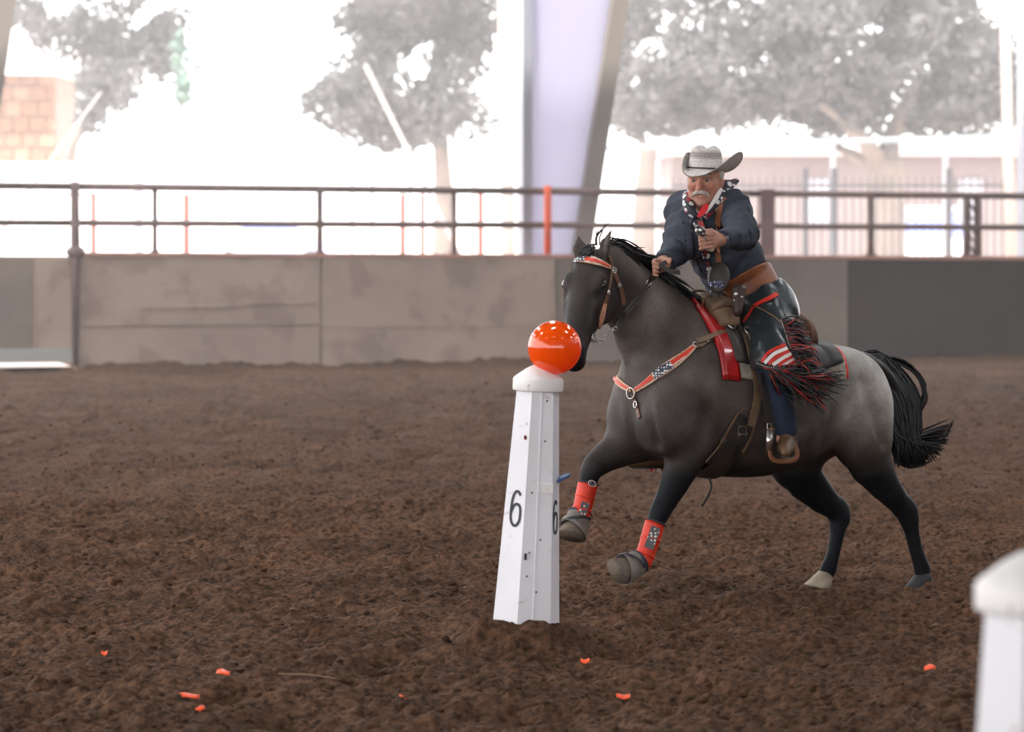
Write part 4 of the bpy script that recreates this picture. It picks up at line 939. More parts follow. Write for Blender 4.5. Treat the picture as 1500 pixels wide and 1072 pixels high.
for px, py, l, r, u in ((1083, 500, .075, .022, .0035), (1064, 487, .045, .02, .004)):
    b = hit(HB, px, py); MB().ring(b[0] + b[1] * l, b[1], r, u, 20, 8).build('rigging_ring', silver, sad, smooth=True)
b = hit(HB, 1054, 478); MB().ball(b[0] + b[1] * .045, (.016, .008, .01)).build('concho', silver, sad, smooth=True)
cin = tag(empty('cinch', toW(np.array([.31, 0, .56]))), 'dark girth band with tan edges and a steel buckle behind the foreleg', 'girth')
strap('band', [(1090, 610), (1076, 632), (1058, 655), (1040, 676)], [.09, .092, .085, .08], .012, darkl, cin, .003)
strap('edge_binding', [(1080, 602), (1068, 622), (1052, 648), (1030, 674)], .009, .006, tan, cin, .013)
strap('edge_binding', [(1094, 600), (1104, 612), (1098, 638), (1086, 660)], .009, .006, tan, cin, .013)
strap('edge_binding', [(1081, 601), (1087, 597), (1094, 600)], .009, .006, tan, cin, .013)
sheet('under_band', np.linspace(.37, .27, 4), deg(128), deg(262), .004, .012, darkl, cin, 20)
bq = hit(HB, 1084, 628); u = nrm(np.cross(bq[1], UP)); v = np.cross(u, bq[1])
MB().ring(bq[0] + bq[1] * .022, bq[1], .026, .0035, 4, 8, u=nrm(u + v)).build('buckle', silver, cin)
for dx in (-4, 6): q, nn = trace(HB, [(1086 + dx, 631), (1083 + dx, 639)], 4); MB().ribbon(q, nn, .006, .004, .018).build('buckle_tongue', silver, cin)
q = toW(np.array([J(1038, 698, .05), J(1042, 712, .05), J(1036, 728, .05), J(1028, 741, .06)])); MB().tube(crv(q, 10), [.004, .005, .006, .006, .006, .006, .006, .006, .006, .005], 8).build('hanging_strap', darkl, cin, smooth=True)

# breast collar
bcl = tag(empty('breast_collar', toW(np.array([.68, 0, .9]))), 'flag-patterned breast collar with steel rings across the chest', 'breast collar')
A_ = [(929, 573), (945, 563), (958, 553), (972, 543), (988, 532), (1005, 519), (1018, 507)]
strap('strap', A_, [.02, .028, .038, .05, .048, .034, .022], .006, cream, bcl, .004, 26)
strap('stripe', [(930, 572), (943, 563), (957, 553)], [.008, .014, .022], .003, redp, bcl, .010, 12); strap('stripe', [(985, 534), (1001, 522), (1016, 509)], [.03, .02, .009], .003, redp, bcl, .010, 12)
strap('star_patch', [(959, 552), (972, 543), (984, 535)], [.036, .042, .038], .004, starblue, bcl, .010, 12)
strap('stripe_edge', [(987, 536), (1003, 524)], [.006, .004], .0035, whitel, bcl, .0105, 8)
strap('strap', [(926, 571), (916, 566), (906, 557), (898, 548), (894, 543)], [.02, .026, .03, .034, .036], .006, cream, bcl, .004, 14); strap('stripe', [(924, 570), (914, 564), (904, 556), (897, 548)], [.007, .012, .015, .015], .003, redp, bcl, .010, 12)
strap('tie_strap', [(1020, 505), (1033, 500), (1048, 493), (1063, 487)], .024, .005, tan, bcl, .022, 14)
strap('tie_loop', [(1019, 507), (1026, 508), (1031, 501)], .022, .005, tan, bcl, .014, 8)
strap('down_strap', [(928, 578), (931, 586), (934, 596), (938, 612)], .018, .005, brownl, bcl, .004, 10)
for px, py, r, k in ((927, 576, .024, 1), (934, 593, .014, .7), (1019, 507, .014, 1), (1033, 500, .012, 1)):
    b = hit(HB, px, py); MB().ring(b[0] + b[1] * .014, b[1], r, .0032, 20, 8, u=nrm(np.cross(b[1], UP)), ku=k).build('ring', silver, bcl, smooth=True)

# bridle and reins
br = tag(empty('bridle', toW(hp(.1, 0, 0))), 'leather bridle with star-spangled browband and leopard cheek strap', 'bridle')
BB = [(836, 391), (844, 383), (855, 380), (867, 382), (880, 386), (893, 392)]
strap('browband', BB, [.018, .036, .044, .04, .028, .016], .005, cream, br, .004, 20)
strap('star_patch', [(843, 384), (850, 381), (858, 380)], [.022, .03, .032], .003, starblue, br, .009, 8)
strap('stripe', [(858, 380), (869, 382), (880, 386), (890, 391)], [.02, .018, .012, .006], .003, redp, br, .009, 12)
strap('stripe_edge', [(859, 378), (870, 380), (880, 384)], [.005, .005, .004], .0035, whitel, br, .0095, 10)
strap('crown_strap', [(897, 396), (894, 384), (891, 376)], .018, .005, brownl, br, .004, 8)
strap('cheek_strap', [(895, 397), (893, 410), (890, 426)], .014, .004, tan, br, .005, 10)
strap('cheek_strap', [(890, 425), (887, 438), (884, 446)], .018, .005, brownl, br, .005, 10)
o = strap('leopard_cheek', [(885, 444), (881, 460), (877, 478), (874, 491)], [.016, .024, .028, .016], .006, leopard, br, .005, 14)
strap('throat_latch', [(898, 398), (904, 412), (910, 428), (913, 446)], .02, .004, brownl, br, .005, 12)
def hs_strap(name, pts, w, m, lift=.004):
    P, Nn = near(HBL, [hp(*q) for q in pts]); return MB().ribbon(toW(P), np.array([nn[0] * HF + nn[1] * HL + nn[2] * UP for nn in Nn]), w, .005, lift).build(name, m, br)
hs_strap('cheek_strap', crv([(.04, .02, -.1), (.14, -.02, -.11), (.26, -.04, -.09), (.40, -.07, -.07), (.47, -.075, -.065)], 18), .014, tan)
for px, py, r in ((898, 396, .012), (889, 428, .009), (906, 418, .008)):
    b = hit(HB, px, py); MB().ring(b[0] + b[1] * .01, b[1], r, .003, 14, 6).build('buckle', silver, br, smooth=True); MB().ball(b[0] + b[1] * .01, r * .55, 10, 6).build('concho', silver, br, smooth=True)
_p, _n = near(HB, [W(871, 495, 14.74)]); bitc = (_p[0], _n[0])
MB().ring(bitc[0] + bitc[1] * .012, bitc[1], .017, .0035, 18, 8).build('bit_ring', silver, br, smooth=True)
sh0 = bitc[0] + bitc[1] * .012

mc = MB(); cw = crv([sh0 + [.0, 0, -.012], W(882, 498, sh0[1]), W(891, 487, sh0[1] + .06), W(902, 481, sh0[1] + .1)], 9)
for i in range(9): mc.ring(cw[i], (1, .2, .3) if i % 2 else (.2, 1, .5), .0085, .0024, 10, 6)
mc.build('curb_chain', silver, br, smooth=True)

# leg boots on the forelegs
orb = mat('orange_boot', srgb(226, 58, 30), .5, col2=srgb(200, 48, 26), scale=12, bump=.15, bscale=50); greyb = mat('grey_bell', srgb(112, 108, 106), .7, col2=srgb(136, 126, 116), scale=18, bump=.3, bscale=60); dkb = mat('dark_trim', srgb(44, 46, 54), .6)
starboot = star_mat('boot_stars', srgb(84, 86, 88), srgb(212, 206, 198), 62, .34)
def legboots(P, toe, lab, lab2, patch_px, patch_w, badge=None):
    Pw = toW(P); cen = crv(Pw[5:11], 24); n0 = 2; top, bot = 4, 19
    sb = tag(empty('splint_boot', cen[bot]), lab, 'leg boot', 'orange splint boots'); rr = np.interp(np.linspace(0, 1, 16), [0, .15, .6, .85, 1], [.047, .046, .043, .049, .046])
    shell = MB().tube(cen[top:bot + 1], rr, 20, lat=HL, latk=.92); shell.build('shell', orb, sb, smooth=True)
    tb = BVHTree.FromPolygons([tuple(v) for v in shell.v], [tuple(q) for q in shell.f])
    for k in (top, bot):
        ax = nrm(cen[min(k + 1, 23)] - cen[k - 1]); MB().ring(cen[k], ax, rr[0] if k == top else rr[-1], .004, 22, 6).build('rim', dkb, sb, smooth=True)
    P_, N_ = trace(tb, patch_px, 12)
    if len(P_) > 3: MB().ribbon(P_, N_, patch_w, .003, .001).build('star_patch', starboot, sb)
    for k in (top + 4, top + 9):
        ax = nrm(cen[k + 1] - cen[k - 1]); MB().ring(cen[k], ax, np.interp(k, [top, bot], [rr[0], rr[-1]]) - .0063, .007, 22, 6).build('fastening_strap', orb, sb, smooth=True)
    if badge:
        b = hit(tb, *badge)
        if b: 
            u_ = nrm(np.cross(b[1], UP)); v_ = np.cross(u_, b[1]); A3 = np.array([nrm(u_ + .5 * v_), np.cross(b[1], nrm(u_ + .5 * v_)), b[1]])
            MB().ball(b[0], (.021, .012, .004), 16, 6, A3).build('badge', dkb, sb, smooth=True); MB().ring(b[0] + b[1] * .003, b[1], .012, .0022, 20, 6, u=A3[0], ku=1.6).build('badge_rim', whitel, sb)
            for q in (-.009, 0, .009): MB().ball(b[0] + A3[0] * q + b[1] * .004, (.0035, .005, .002), 8, 6, A3).build('badge_mark', whitel, sb)
    a = toW(toe[0]); d = nrm(toW(toe[0] + toe[1]) - a); f_ = nrm(HF - d * (HF @ d)); s_ = np.cross(d, f_)
    bb_ = tag(empty('bell_boot', a + d * .05), lab2, 'hoof boot', 'grey bell boots'); rings = []
    for t, r, fw in ((-.045, .046, 0), (-.035, .05, 0), (.0, .052, .004), (.03, .056, .010), (.052, .060, .014), (.052, .0565, .014), (.0, .049, .004)):
        rings.append([a + d * (t - (.03 * math.cos(q) if t > .02 else 0)) + f_ * fw + r * (1.1 * math.cos(q) * f_ + math.sin(q) * s_) for q in np.linspace(0, 2 * math.pi, 24, endpoint=False)])
    MB().loft(rings).build('cup', greyb, bb_, smooth=True)
    MB().ring(a - d * .04, d, .048, .006, 24, 6, u=f_, ku=1.08).build('collar', dkb, bb_, smooth=True)
    q = np.linspace(-2.2, 2.2, 20); Pp = np.array([a + d * (.006 + .018 * math.cos(t * 1.3)) + f_ * .008 + .0605 * (1.1 * math.cos(t) * f_ + math.sin(t) * s_) for t in q]); Nn = np.array([math.cos(t) * f_ + math.sin(t) * s_ for t in q])
    MB().ribbon(Pp, Nn, .012, .003).build('wrap_strap', dkb, bb_)
legboots(PFL, TOE['FL'], 'orange splint boot with long star patch on the nearer, lower foreleg', 'grey bell boot on the nearer forehoof, lower of the two', [(961, 772), (956, 786), (950, 803)], .042)
legboots(PFR, TOE['FR'], 'orange splint boot with oval badge on the farther, higher foreleg', 'grey bell boot on the farther forehoof beside the stand', [(858, 736), (855, 746), (853, 753)], .036, (867, 708))

# ------------------------------------------------------------------ rider
def wl(p): return toW(np.asarray(p, float))
SLj, ELj, WLj = W(1075, 306, 15.14), W(1089, 344, 14.88), W(1060, 351, 14.645)
SRj, ERj, WRj = W(1000, 308, 15.36), W(988, 371, 15.22), W(973, 384, 15.0)
TP = [W(1102, 442, 15.42), W(1080, 405, 15.44), W(1059, 362, 15.37), W(1044, 322, 15.29)]; TR = [.128, .138, .150, .118]
HIL, KNL, ANL = wl([.03, .10, 1.29]), wl([.19, .365, 1.06]), wl(J(1151, 630, .385))
HIR, KNR, ANR = wl([.05, -.10, 1.29]), wl([.30, -.375, 1.08]), wl(J(957, 655, -.385))
RH = W(1033, 261, 15.14); ry = math.radians(17); rf = nrm([-math.sin(ry), -math.cos(ry), -.10]); rl = nrm(np.cross(UP, rf)); ruh = np.cross(rf, rl); RA = np.array([rf, rl, ruh])
def rp(f, l, u): return RH + rf * f + rl * l + ruh * u
def torso(F, e=0.0, shoulders=True, k=.06):
    F.tube(TP, np.array(TR) + e, k)
    if shoulders: F.tube([SRj, (SRj + SLj) / 2 + [0, 0, .01], SLj], np.array([.066, .085, .066]) + e, k); F.tube([W(1006, 300, 15.33), W(1036, 292, 15.24), W(1070, 298, 15.15)], np.array([.04, .052, .04]) + e, k)
def hand_left(F, e=0.0):
    F.ell(W(1044, 351, 14.602), np.array([.030, .030, .038]) + e, k=.015); F.tube([WLj, W(1046, 351, 14.605)], [.028 + e, .028 + e], .02)
    for i in range(4):
        y = 344 + 6.2 * i; F.tube([W(1046, y - 1, 14.585), W(1035, y, 14.548), W(1025.5, y + 2.5 - i * .3, 14.543), W(1029, y + 6 - i * .6, 14.562)], np.array([.0105, .0105, .0095, .008]) - .0008 * i + e, .003)
    F.tube([W(1049, 344, 14.60), W(1042, 338, 14.575), W(1031, 338.5, 14.55)], np.array([.014, .0115, .009]) + e, .008)
def hand_right(F, e=0.0):
    F.ell(W(970, 387, 14.975), np.array([.030, .032, .034]) + e, k=.015); F.tube([WRj, W(970, 387, 14.98)], [.028 + e, .027 + e], .02)
    for i in range(4):
        y = 381 + 5.6 * i; F.tube([W(967, y, 14.955), W(958.5, y + 1, 14.925), W(957.5, y + 4.5, 14.90), W(964, y + 6, 14.90)], np.array([.0105, .0105, .0092, .008]) - .0008 * i + e, .003)
    F.tube([W(975, 383, 14.965), W(981, 380.5, 14.935), W(980, 385, 14.91)], np.array([.014, .0115, .009]) + e, .008)
bz = Field((.50, 14.42, .62), (1.36, 15.82, 2.03), .0046)
torso(bz, -.014)
bz.tube([SLj, ELj, WLj], [.054, .042, .028], .03); bz.tube([SRj, ERj, WRj], [.054, .042, .028], .03)
bz.tube([HIL, KNL, ANL], [.085, .058, .038], .04); bz.tube([HIR, KNR, ANR], [.085, .058, .038], .04)
for a in (ANL, ANR): bz.tube([a, a - UP * .04 + HF * .02], [.034, .026], .02)
hand_left(bz); hand_right(bz)
# head
bz.ell(rp(-.012, 0, .030), (.093, .072, .076), RA, .02); bz.ell(rp(.028, 0, -.03), (.066, .063, .088), RA, .03); bz.ell(rp(.035, 0, -.078), (.05, .05, .038), RA, .025)
bz.ell(rp(.072, 0, -.103), (.022, .024, .018), RA, .02); bz.tube([rp(.086, 0, .006), rp(.106, 0, -.026), rp(.110, 0, -.036)], [.0095, .0125, .0135], .012)
for s in (1, -1):
    bz.ell(rp(.098, s * .013, -.036), (.012, .0095, .0085), RA, .008); bz.ell(rp(.079, s * .030, .016), (.017, .030, .0095), RA, .014)
    bz.ell(rp(.060, s * .043, -.026), (.024, .022, .02), RA, .025); bz.ell(rp(.093, s * .031, -.002), (.011, .017, .0062), RA, .007, op='-')
    bz.ell(rp(.012, s * .048, -.072), (.045, .016, .03), RA, .03); bz.ell(rp(-.008, s * .074, -.012), (.017, .009, .031), RA, .006); bz.ell(rp(-.004, s * .083, -.010), (.008, .006, .018), RA, .004, op='-')
    bz.tube([rp(.088, s * .022, -.032), rp(.078, s * .036, -.06)], [.0035, .003], .01, op='-')
bz.ell(rp(.087, 0, -.068), (.013, .025, .0065), RA, .006); bz.ell(rp(.086, 0, -.080), (.012, .022, .0075), RA, .006); bz.tube([rp(.101, -.022, -.0735), rp(.105, 0, -.073), rp(.101, .022, -.0735)], .0028, .003, op='-')
bz.tube([rp(-.012, 0, -.05), rp(-.018, 0, -.11), W(1040, 306, 15.24)], [.058, .058, .066], .03)
BV, BQ = bz.mesh(2, .4)
q = (BV - RH); f_, l_, u_ = q @ rf, q @ rl, q @ ruh; skin = np.tile(np.array([.46, .235, .165]), (len(BV), 1))
inface = (np.abs(l_) < .1) & (np.abs(u_) < .16) & (np.abs(f_) < .14)
ruddy = inface * np.exp(-(((np.abs(l_) - .042) / .028) ** 2 + ((u_ + .035) / .03) ** 2)) + inface * np.exp(-((l_ / .02) ** 2 + ((u_ + .03) / .025) ** 2)); skin = skin + (np.array([.44, .17, .12]) - skin) * np.clip(ruddy, 0, 1)[:, None] * .8
lips = inface * np.exp(-((l_ / .024) ** 4 + ((u_ + .079) / .008) ** 4)) * (f_ > .08); skin = skin + (np.array([.36, .12, .10]) - skin) * lips[:, None] * .8
stub = inface * np.exp(-((u_ + .1) / .03) ** 2) * (f_ > .02); skin = skin + (np.array([.45, .27, .21]) - skin) * stub[:, None] * .5
skin *= (1 + .18 * vnoise(BV[:, 0] * 60 + BV[:, 1] * 20, BV[:, 2] * 60, 51))[:, None]
skinm = mat('skin', (1, 1, 1), .55, attr='coat', spec=.35); sb_ = skinm.node_tree.nodes['Principled BSDF']; sb_.inputs['Subsurface Weight'].default_value = .12; sb_.inputs['Subsurface Radius'].default_value = (.02, .008, .004)
person = mk('person', BV, BQ, skinm, origin=wl([.04, 0, 1.2]), smooth=True, col=skin)
tag(person, 'mounted person in straw cowboy hat and dark shirt leaning forward and aiming a revolver', 'person')
for s in (1, -1):
    MB().ball(rp(.0785, s * .031, -.002), (.0112, .0112, .0112), 12, 8).build('eye', mat('eye_white_shaded', srgb(150, 138, 132), .3), person, smooth=True)  # white toned down, the shadow around the eyes is put into its colour
    MB().ball(rp(.0865, s * .031 - .002, -.002), (.0046, .0066, .0066), 10, 8, RA).build('iris', mat('iris', srgb(60, 62, 66), .15), person, smooth=True)
    P_ = crv([rp(.094, s * .014, .016), rp(.096, s * .03, .021), rp(.085, s * .048, .016)], 8); MB().tube(P_, [.003, .0045, .005, .005, .0045, .004, .003, .002], 8).build('eyebrow', mat('grey_hair', srgb(196, 188, 180), .7, bump=.5, bscale=200), person, smooth=True)
mo = MB()
for s in (1, -1): mo.tube(crv([rp(.110, s * .0, -.051), rp(.109, s * .014, -.053), rp(.101, s * .028, -.060), rp(.089, s * .040, -.074)], 12), np.interp(np.linspace(0, 1, 12), [0, .3, .7, 1], [.009, .0105, .008, .003]), 12)
mo.build('moustache', mat('moustache_hair', srgb(214, 206, 198), .75, col2=srgb(170, 156, 146), scale=120, bump=.6, bscale=220), person, smooth=True)
hr = MB()
for s in (1, -1):
    hr.ball(rp(-.012, s * .071, .022), (.034, .012, .034), 14, 8, RA)
hr.ball(rp(-.07, 0, .0), (.035, .062, .05), 16, 10, RA); hr.build('hair', MATS['grey_hair'], person, smooth=True)

# shirt
sz_ = Field((.55, 14.55, 1.22), (1.30, 15.66, 1.88), .0052)
torso(sz_, .012, k=.05); sz_.tube([SLj, ELj, WLj + (WLj - ELj) * .12], [.067, .068, .040], .03); sz_.tube([SRj, ERj, WRj + (ERj - WRj) * .0], [.066, .060, .044], .03)
sz_.ell(W(1018, 340, 15.24), (.10, .10, .12), k=.05)
X, Y, Z = np.meshgrid(sz_.ax[0], sz_.ax[1], sz_.ax[2], indexing='ij', sparse=True)
sz_.d += (.0055 * np.sin(Z * 52 + 9 * np.sin(X * 9 + Y * 7) + Y * 21) * np.sin(X * 33 - Z * 13 + Y * 17 + 1.3) + .0025 * np.sin(X * 74 + 5 * np.sin(Z * 23) - Y * 51) * np.sin(Z * 31 + X * 11)).astype(np.float32)
nb_ = nrm(TP[1] - TP[0]); sz_.cut(TP[0] + nb_ * .05, -nb_)
sz_.ell(rp(-.01, 0, -.085), (.075, .075, .075), RA, .01, op='-')
for w_, e_ in ((WLj, ELj), (WRj, ERj)):
    d_ = nrm(w_ - e_); sz_.ell(w_ + d_ * (.105 if w_ is WLj else .085), (.085, .085, .085), None, .0, op='-')
SV, SQ = sz_.mesh(1, .4)
shirtm = mat('dark_shirt', srgb(66, 70, 81), .85, col2=srgb(54, 58, 68), scale=7, bump=.12, bscale=260, dist=.004, spec=.2)
shirt = mk('shirt', SV, SQ, shirtm, person, smooth=True); SB = bvh(SV, SQ)
btn = mat('dark_button', srgb(30, 30, 36), .3); pearl = mat('pearl_snap', srgb(196, 196, 200), .25, .3)
for px, py in ((1000, 326), (1002, 343), (1004, 352), (1008, 374), (1015, 321)):
    b = hit(SB, px, py)
    if b: MB().ball(b[0], (.0055, .0055, .0055), 10, 6).build('button', btn, shirt, smooth=True)
for px, py in ((1061.5, 349.5), (1066, 347.8)):
    b = hit(SB, px, py)
    if b: MB().ring(b[0] + b[1] * .002, b[1], .0055, .0018, 14, 6).build('cuff_snap', pearl, shirt, smooth=True)
for w_, e_, r in ((WLj, ELj, .043), (WRj, ERj, .046)):
    d_ = nrm(w_ - e_); w_ = w_ + d_ * (.024 if r < .045 else .004); MB().tube([w_ - d_ * .028, w_ - d_ * .002, w_ + d_ * .004, w_ - d_ * .004], [r + .002, r, r - .004, r - .008], 20, cap=False).build('cuff', shirtm, shirt, smooth=True)
plq, pln = trace(SB, [(1012, 322), (1014, 345), (1018, 375), (1028, 398)], 20); MB().ribbon(pln * 0 + plq, pln, .006, .003, .001).build('bib_edge', btn, shirt)

# belt, buckle, holster
lb = Field((.75, 15.08, 1.18), (1.34, 15.75, 1.62), .006); torso(lb, .024, False); bc_ = TP[0] + nb_ * .055; lb.cut(bc_ + nb_ * .062, nb_); lb.cut(bc_ - nb_ * .055, -nb_)
V, Q = lb.mesh(2); beltm = mat('gun_belt_leather', srgb(150, 88, 50), .5, col2=srgb(112, 62, 38), scale=9, bump=.1, bscale=40); belt = mk('gun_belt', V, Q, beltm, person, smooth=True); LB = bvh(V, Q)
pz = Field((.62, 14.85, .74), (1.42, 15.85, 1.45), .006); jeans = mat('blue_jeans', srgb(27, 43, 66), .85, col2=srgb(20, 32, 50), scale=12, bump=.15, bscale=220, dist=.004)
pz.tube([TP[0] - nb_ * .05, TP[0] + nb_ * .03], [.145, .14], .05); pz.tube([HIL, KNL, ANL - nrm(ANL - KNL) * .0], [.10, .078, .05], .05); pz.tube([HIR, KNR, ANR], [.10, .078, .05], .05)
pz.cut(TP[0] + nb_ * .075, nb_)
V, Q = pz.mesh(2); mk('jeans', V, Q, jeans, person, smooth=True)
# chaps on the near leg
cz = Field((.78, 14.70, .86), (1.44, 15.72, 1.45), .0055); chapm = mat('chap_leather', srgb(46, 54, 56), .33, col2=srgb(36, 42, 46), scale=6, bump=.12, bscale=18, spec=.5)
KB = KNL + (ANL - KNL) * .12 - HF * .05
cz.tube([TP[0] + HL * .03 - nb_ * .01, HIL + HL * .01], [.158, .14], .06); cz.tube([HIL, HIL + (KNL - HIL) * .55 - HF * .01, KNL - HF * .02], [.134, .118, .108], .05); cz.tube([KNL - HF * .03, KB, KB - HF * .07 - UP * .03], [.108, .118, .075], .05, HL, .8)
cn = nrm(UP * 1.0 + HF * .13); cz.cut(wl(J(1140, 541, .45)), -cn); cz.cut(TP[0] + nb_ * .02, nb_)
X, Y, Z = np.meshgrid(cz.ax[0], cz.ax[1], cz.ax[2], indexing='ij', sparse=True); cz.d += (.006 * np.sin(Z * 38 + X * 46 + Y * 12) * np.sin(X * 18 - Z * 9)).astype(np.float32)
CV, CQ = cz.mesh(2); chaps = mk('chaps', CV, CQ, chapm, person, smooth=True); CB = bvh(CV, CQ)
redl = mat('flag_red', srgb(196, 44, 30), .5); whl = mat('flag_white', srgb(220, 214, 210), .5)
for m_, pts in ((redl, [(1116, 530), (1127, 516), (1150, 505)]), (whl, [(1120.5, 531.5), (1134, 518.5), (1153, 510)]), (redl, [(1126, 533), (1138, 523), (1155.5, 514)]), (whl, [(1132, 534.5), (1144, 526), (1158.5, 518)]),
                (redl, [(1140, 535.5), (1150, 528), (1161, 522)]), (whl, [(1146.5, 535.5), (1155, 530), (1164, 525.5)]), (redl, [(1154, 536), (1160, 531.5), (1167, 528.5)]), (whl, [(1161, 536.5), (1165, 534), (1169, 532)])):
    P_, N_ = trace(CB, pts, 12)
    if len(P_) > 3: MB().ribbon(P_, N_, .0155, .003, .001).build('flag_stripe', m_, chaps)
stud = mat('stud', srgb(220, 220, 216), .3, .6)
for pts, n in (([(1144, 470), (1149, 486), (1155, 505), (1164, 524), (1171, 538)], 24), ([(1110, 532), (1125, 537), (1145, 540), (1160, 540), (1172, 541)], 26)):
    P_, N_ = trace(CB, pts, n); ms = MB()
    if len(P_) > 3:
        MB().ribbon(P_, N_, .012, .003, .001).build('edge_strip', darkl, chaps)
        for p_, n_ in zip(P_, N_): ms.ball(p_ + n_ * .004, .0035, 6, 4)
        o = ms.build('stud_row', stud, chaps); o['kind'] = 'stuff'
for pts, w_ in (([(1105, 449), (1116, 443), (1128, 437), (1138, 431)], .02), ([(1104, 450), (1099, 460), (1090, 472)], .014)):
    P_, N_ = trace([CB, LB], pts, 12)
    if len(P_) > 3: MB().ribbon(P_, N_, w_, .004, .004).build('red_lace', redl, chaps)
P_, N_ = trace([CB], [(1106, 449), (1120, 456), (1136, 466), (1144, 474)], 10)
if len(P_) > 3: MB().ribbon(P_, N_, .006, .003, .002).build('seam_welt', tan, chaps)
# fringe
def fringe(n, col, seed, m, r):
    R_ = np.random.default_rng(seed); PL = []
    for i in range(n):
        if R_.random() < .42:
            t = R_.random(); a = crv([(1145, 468), (1151, 490), (1160, 515), (1170, 538)], 50)[int(t * 49)]; e = (a[0] + R_.uniform(18, 42), a[1] + R_.uniform(0, 34)); sag = R_.uniform(-14, 4)
        else:
            t = R_.random(); a = (1116 + 58 * t, 538 + 6 * t); ln = R_.uniform(35, 78); an = R_.uniform(-.1, 1.0); e = (a[0] + ln * math.cos(an), a[1] + 4 + ln * math.sin(an)); sag = R_.uniform(-10, 10)
        b = hit(CB, a[0] - 2, a[1] - 2); D = b[0][1] - .006 if b else 15.0
        P = [W(a[0], a[1], D), W((a[0] * 2 + e[0]) / 3 + R_.normal() * 2, (a[1] * 2 + e[1]) / 3 + sag * .6, D - .01 + R_.normal() * .012), W((a[0] + 2 * e[0]) / 3 + R_.normal() * 3, (a[1] + 2 * e[1]) / 3 + sag * .7 + R_.normal() * 2, D + .02 + R_.normal() * .02), W(e[0], e[1] + R_.normal() * 3, D + .05 + R_.normal() * .03)]
        PL.append(crv(P, 12))
    V, Q = strands(PL, r, 4); o = mk('fringe', V, Q, m, chaps); o['kind'] = 'stuff'; o['label'] = col + ' leather fringe'
fringe(250, 'black', 1, mat('black_fringe', srgb(38, 40, 42), .5), .0034); fringe(66, 'red', 2, mat('red_fringe', srgb(150, 40, 32), .5), .0034); fringe(80, 'maroon', 3, mat('maroon_fringe', srgb(88, 30, 34), .5), .0036)
# boots
bootm = mat('boot_leather', srgb(104, 78, 54), .5, col2=srgb(80, 58, 42), scale=14)
def boot(an, kn, toe, heel, name='boot'):
    F = Field(np.minimum(np.minimum(an, toe), heel) - .12, np.maximum(np.maximum(an, toe), heel) + .14, .006); up = nrm(kn - an)
    F.tube([an + up * .05, an, heel + UP * .035], [.052, .046, .040], .02); F.tube([heel + UP * .03, heel * .45 + toe * .55 + UP * .03, toe + UP * .018], [.036, .042, .022], .03)
    F.tube([heel, heel - UP * .022], [.026, .024], .01); F.cut(heel - UP * .03, -UP); V, Q = F.mesh(2)
    o = mk(name, V, Q, bootm, person, smooth=True)
    pts = np.array([heel * (1 - t) + toe * t for t in np.linspace(.0, 1, 10)]) - UP * .008; MB().ribbon(pts, [(0, 0, 1)] * 10, [.05, .058, .06, .066, .074, .078, .076, .066, .05, .03], .008).build('sole', darkl, o)
hl = wl(J(1153, 660, .33)); fdir = nrm(HF * .62 + HL * .78); tl = hl + fdir * .215 - UP * .01
boot(ANL, KNL, tl, hl); tr_, hr_ = wl(J(924, 684, -.40)), wl(J(968, 682, -.37)); boot(ANR, KNR, tr_, hr_ - HF * .03)
# stirrups
copper = mat('copper_bind', srgb(150, 104, 78), .45, .3); pinkb = mat('red_bind', srgb(150, 50, 60), .5)
def stirrup(pts, lat, m):
    P = np.array([wl(J(x, y, lat)) for x, y in pts]); P = crv(P, 40); o = MB().tube(P, .0055, 8, lat=HF, latk=2.4).build('stirrup', m, sad, smooth=True); return P
stirrup([(1131, 627), (1128, 650), (1131, 671), (1148, 675), (1166, 671), (1166, 656), (1156, 640), (1146, 627)], .40, copper)
for px, py, px2, py2 in ((1128, 630, 1127, 660),): MB().tube([wl(J(px, py, .405)), wl(J(px2, py2, .405))], .0105, 8, lat=HF, latk=1.9).build('stirrup_wrap', silver, sad, smooth=True)
MB().ribbon([wl(J(x, y, .385)) for x, y in ((1118, 545), (1122, 575), (1126, 600), (1136, 628))], [HL] * 4, .05, .008).build('stirrup_leather', darkl, sad)
c = wl(J(1127, 624, .40)); MB().ring(c, HL, .015, .0035, 4, 6, u=nrm(HF + UP)).build('stirrup_buckle', silver, sad)
P_ = [wl(J(x, y, -.40)) for x, y in ((958, 640), (957, 660), (956, 672), (957, 690))]; MB().ribbon(P_, [HF * .6 + HL * .8] * 4, .03, .02).build('stirrup', mat('striped_bind', srgb(190, 60, 60), .5), sad)
for k in (-.009, .009): MB().ribbon([p + HF * k + HL * .021 for p in P_], [HF * .6 + HL * .8] * 4, .006, .003).build('stirrup_stripe', whl, sad)

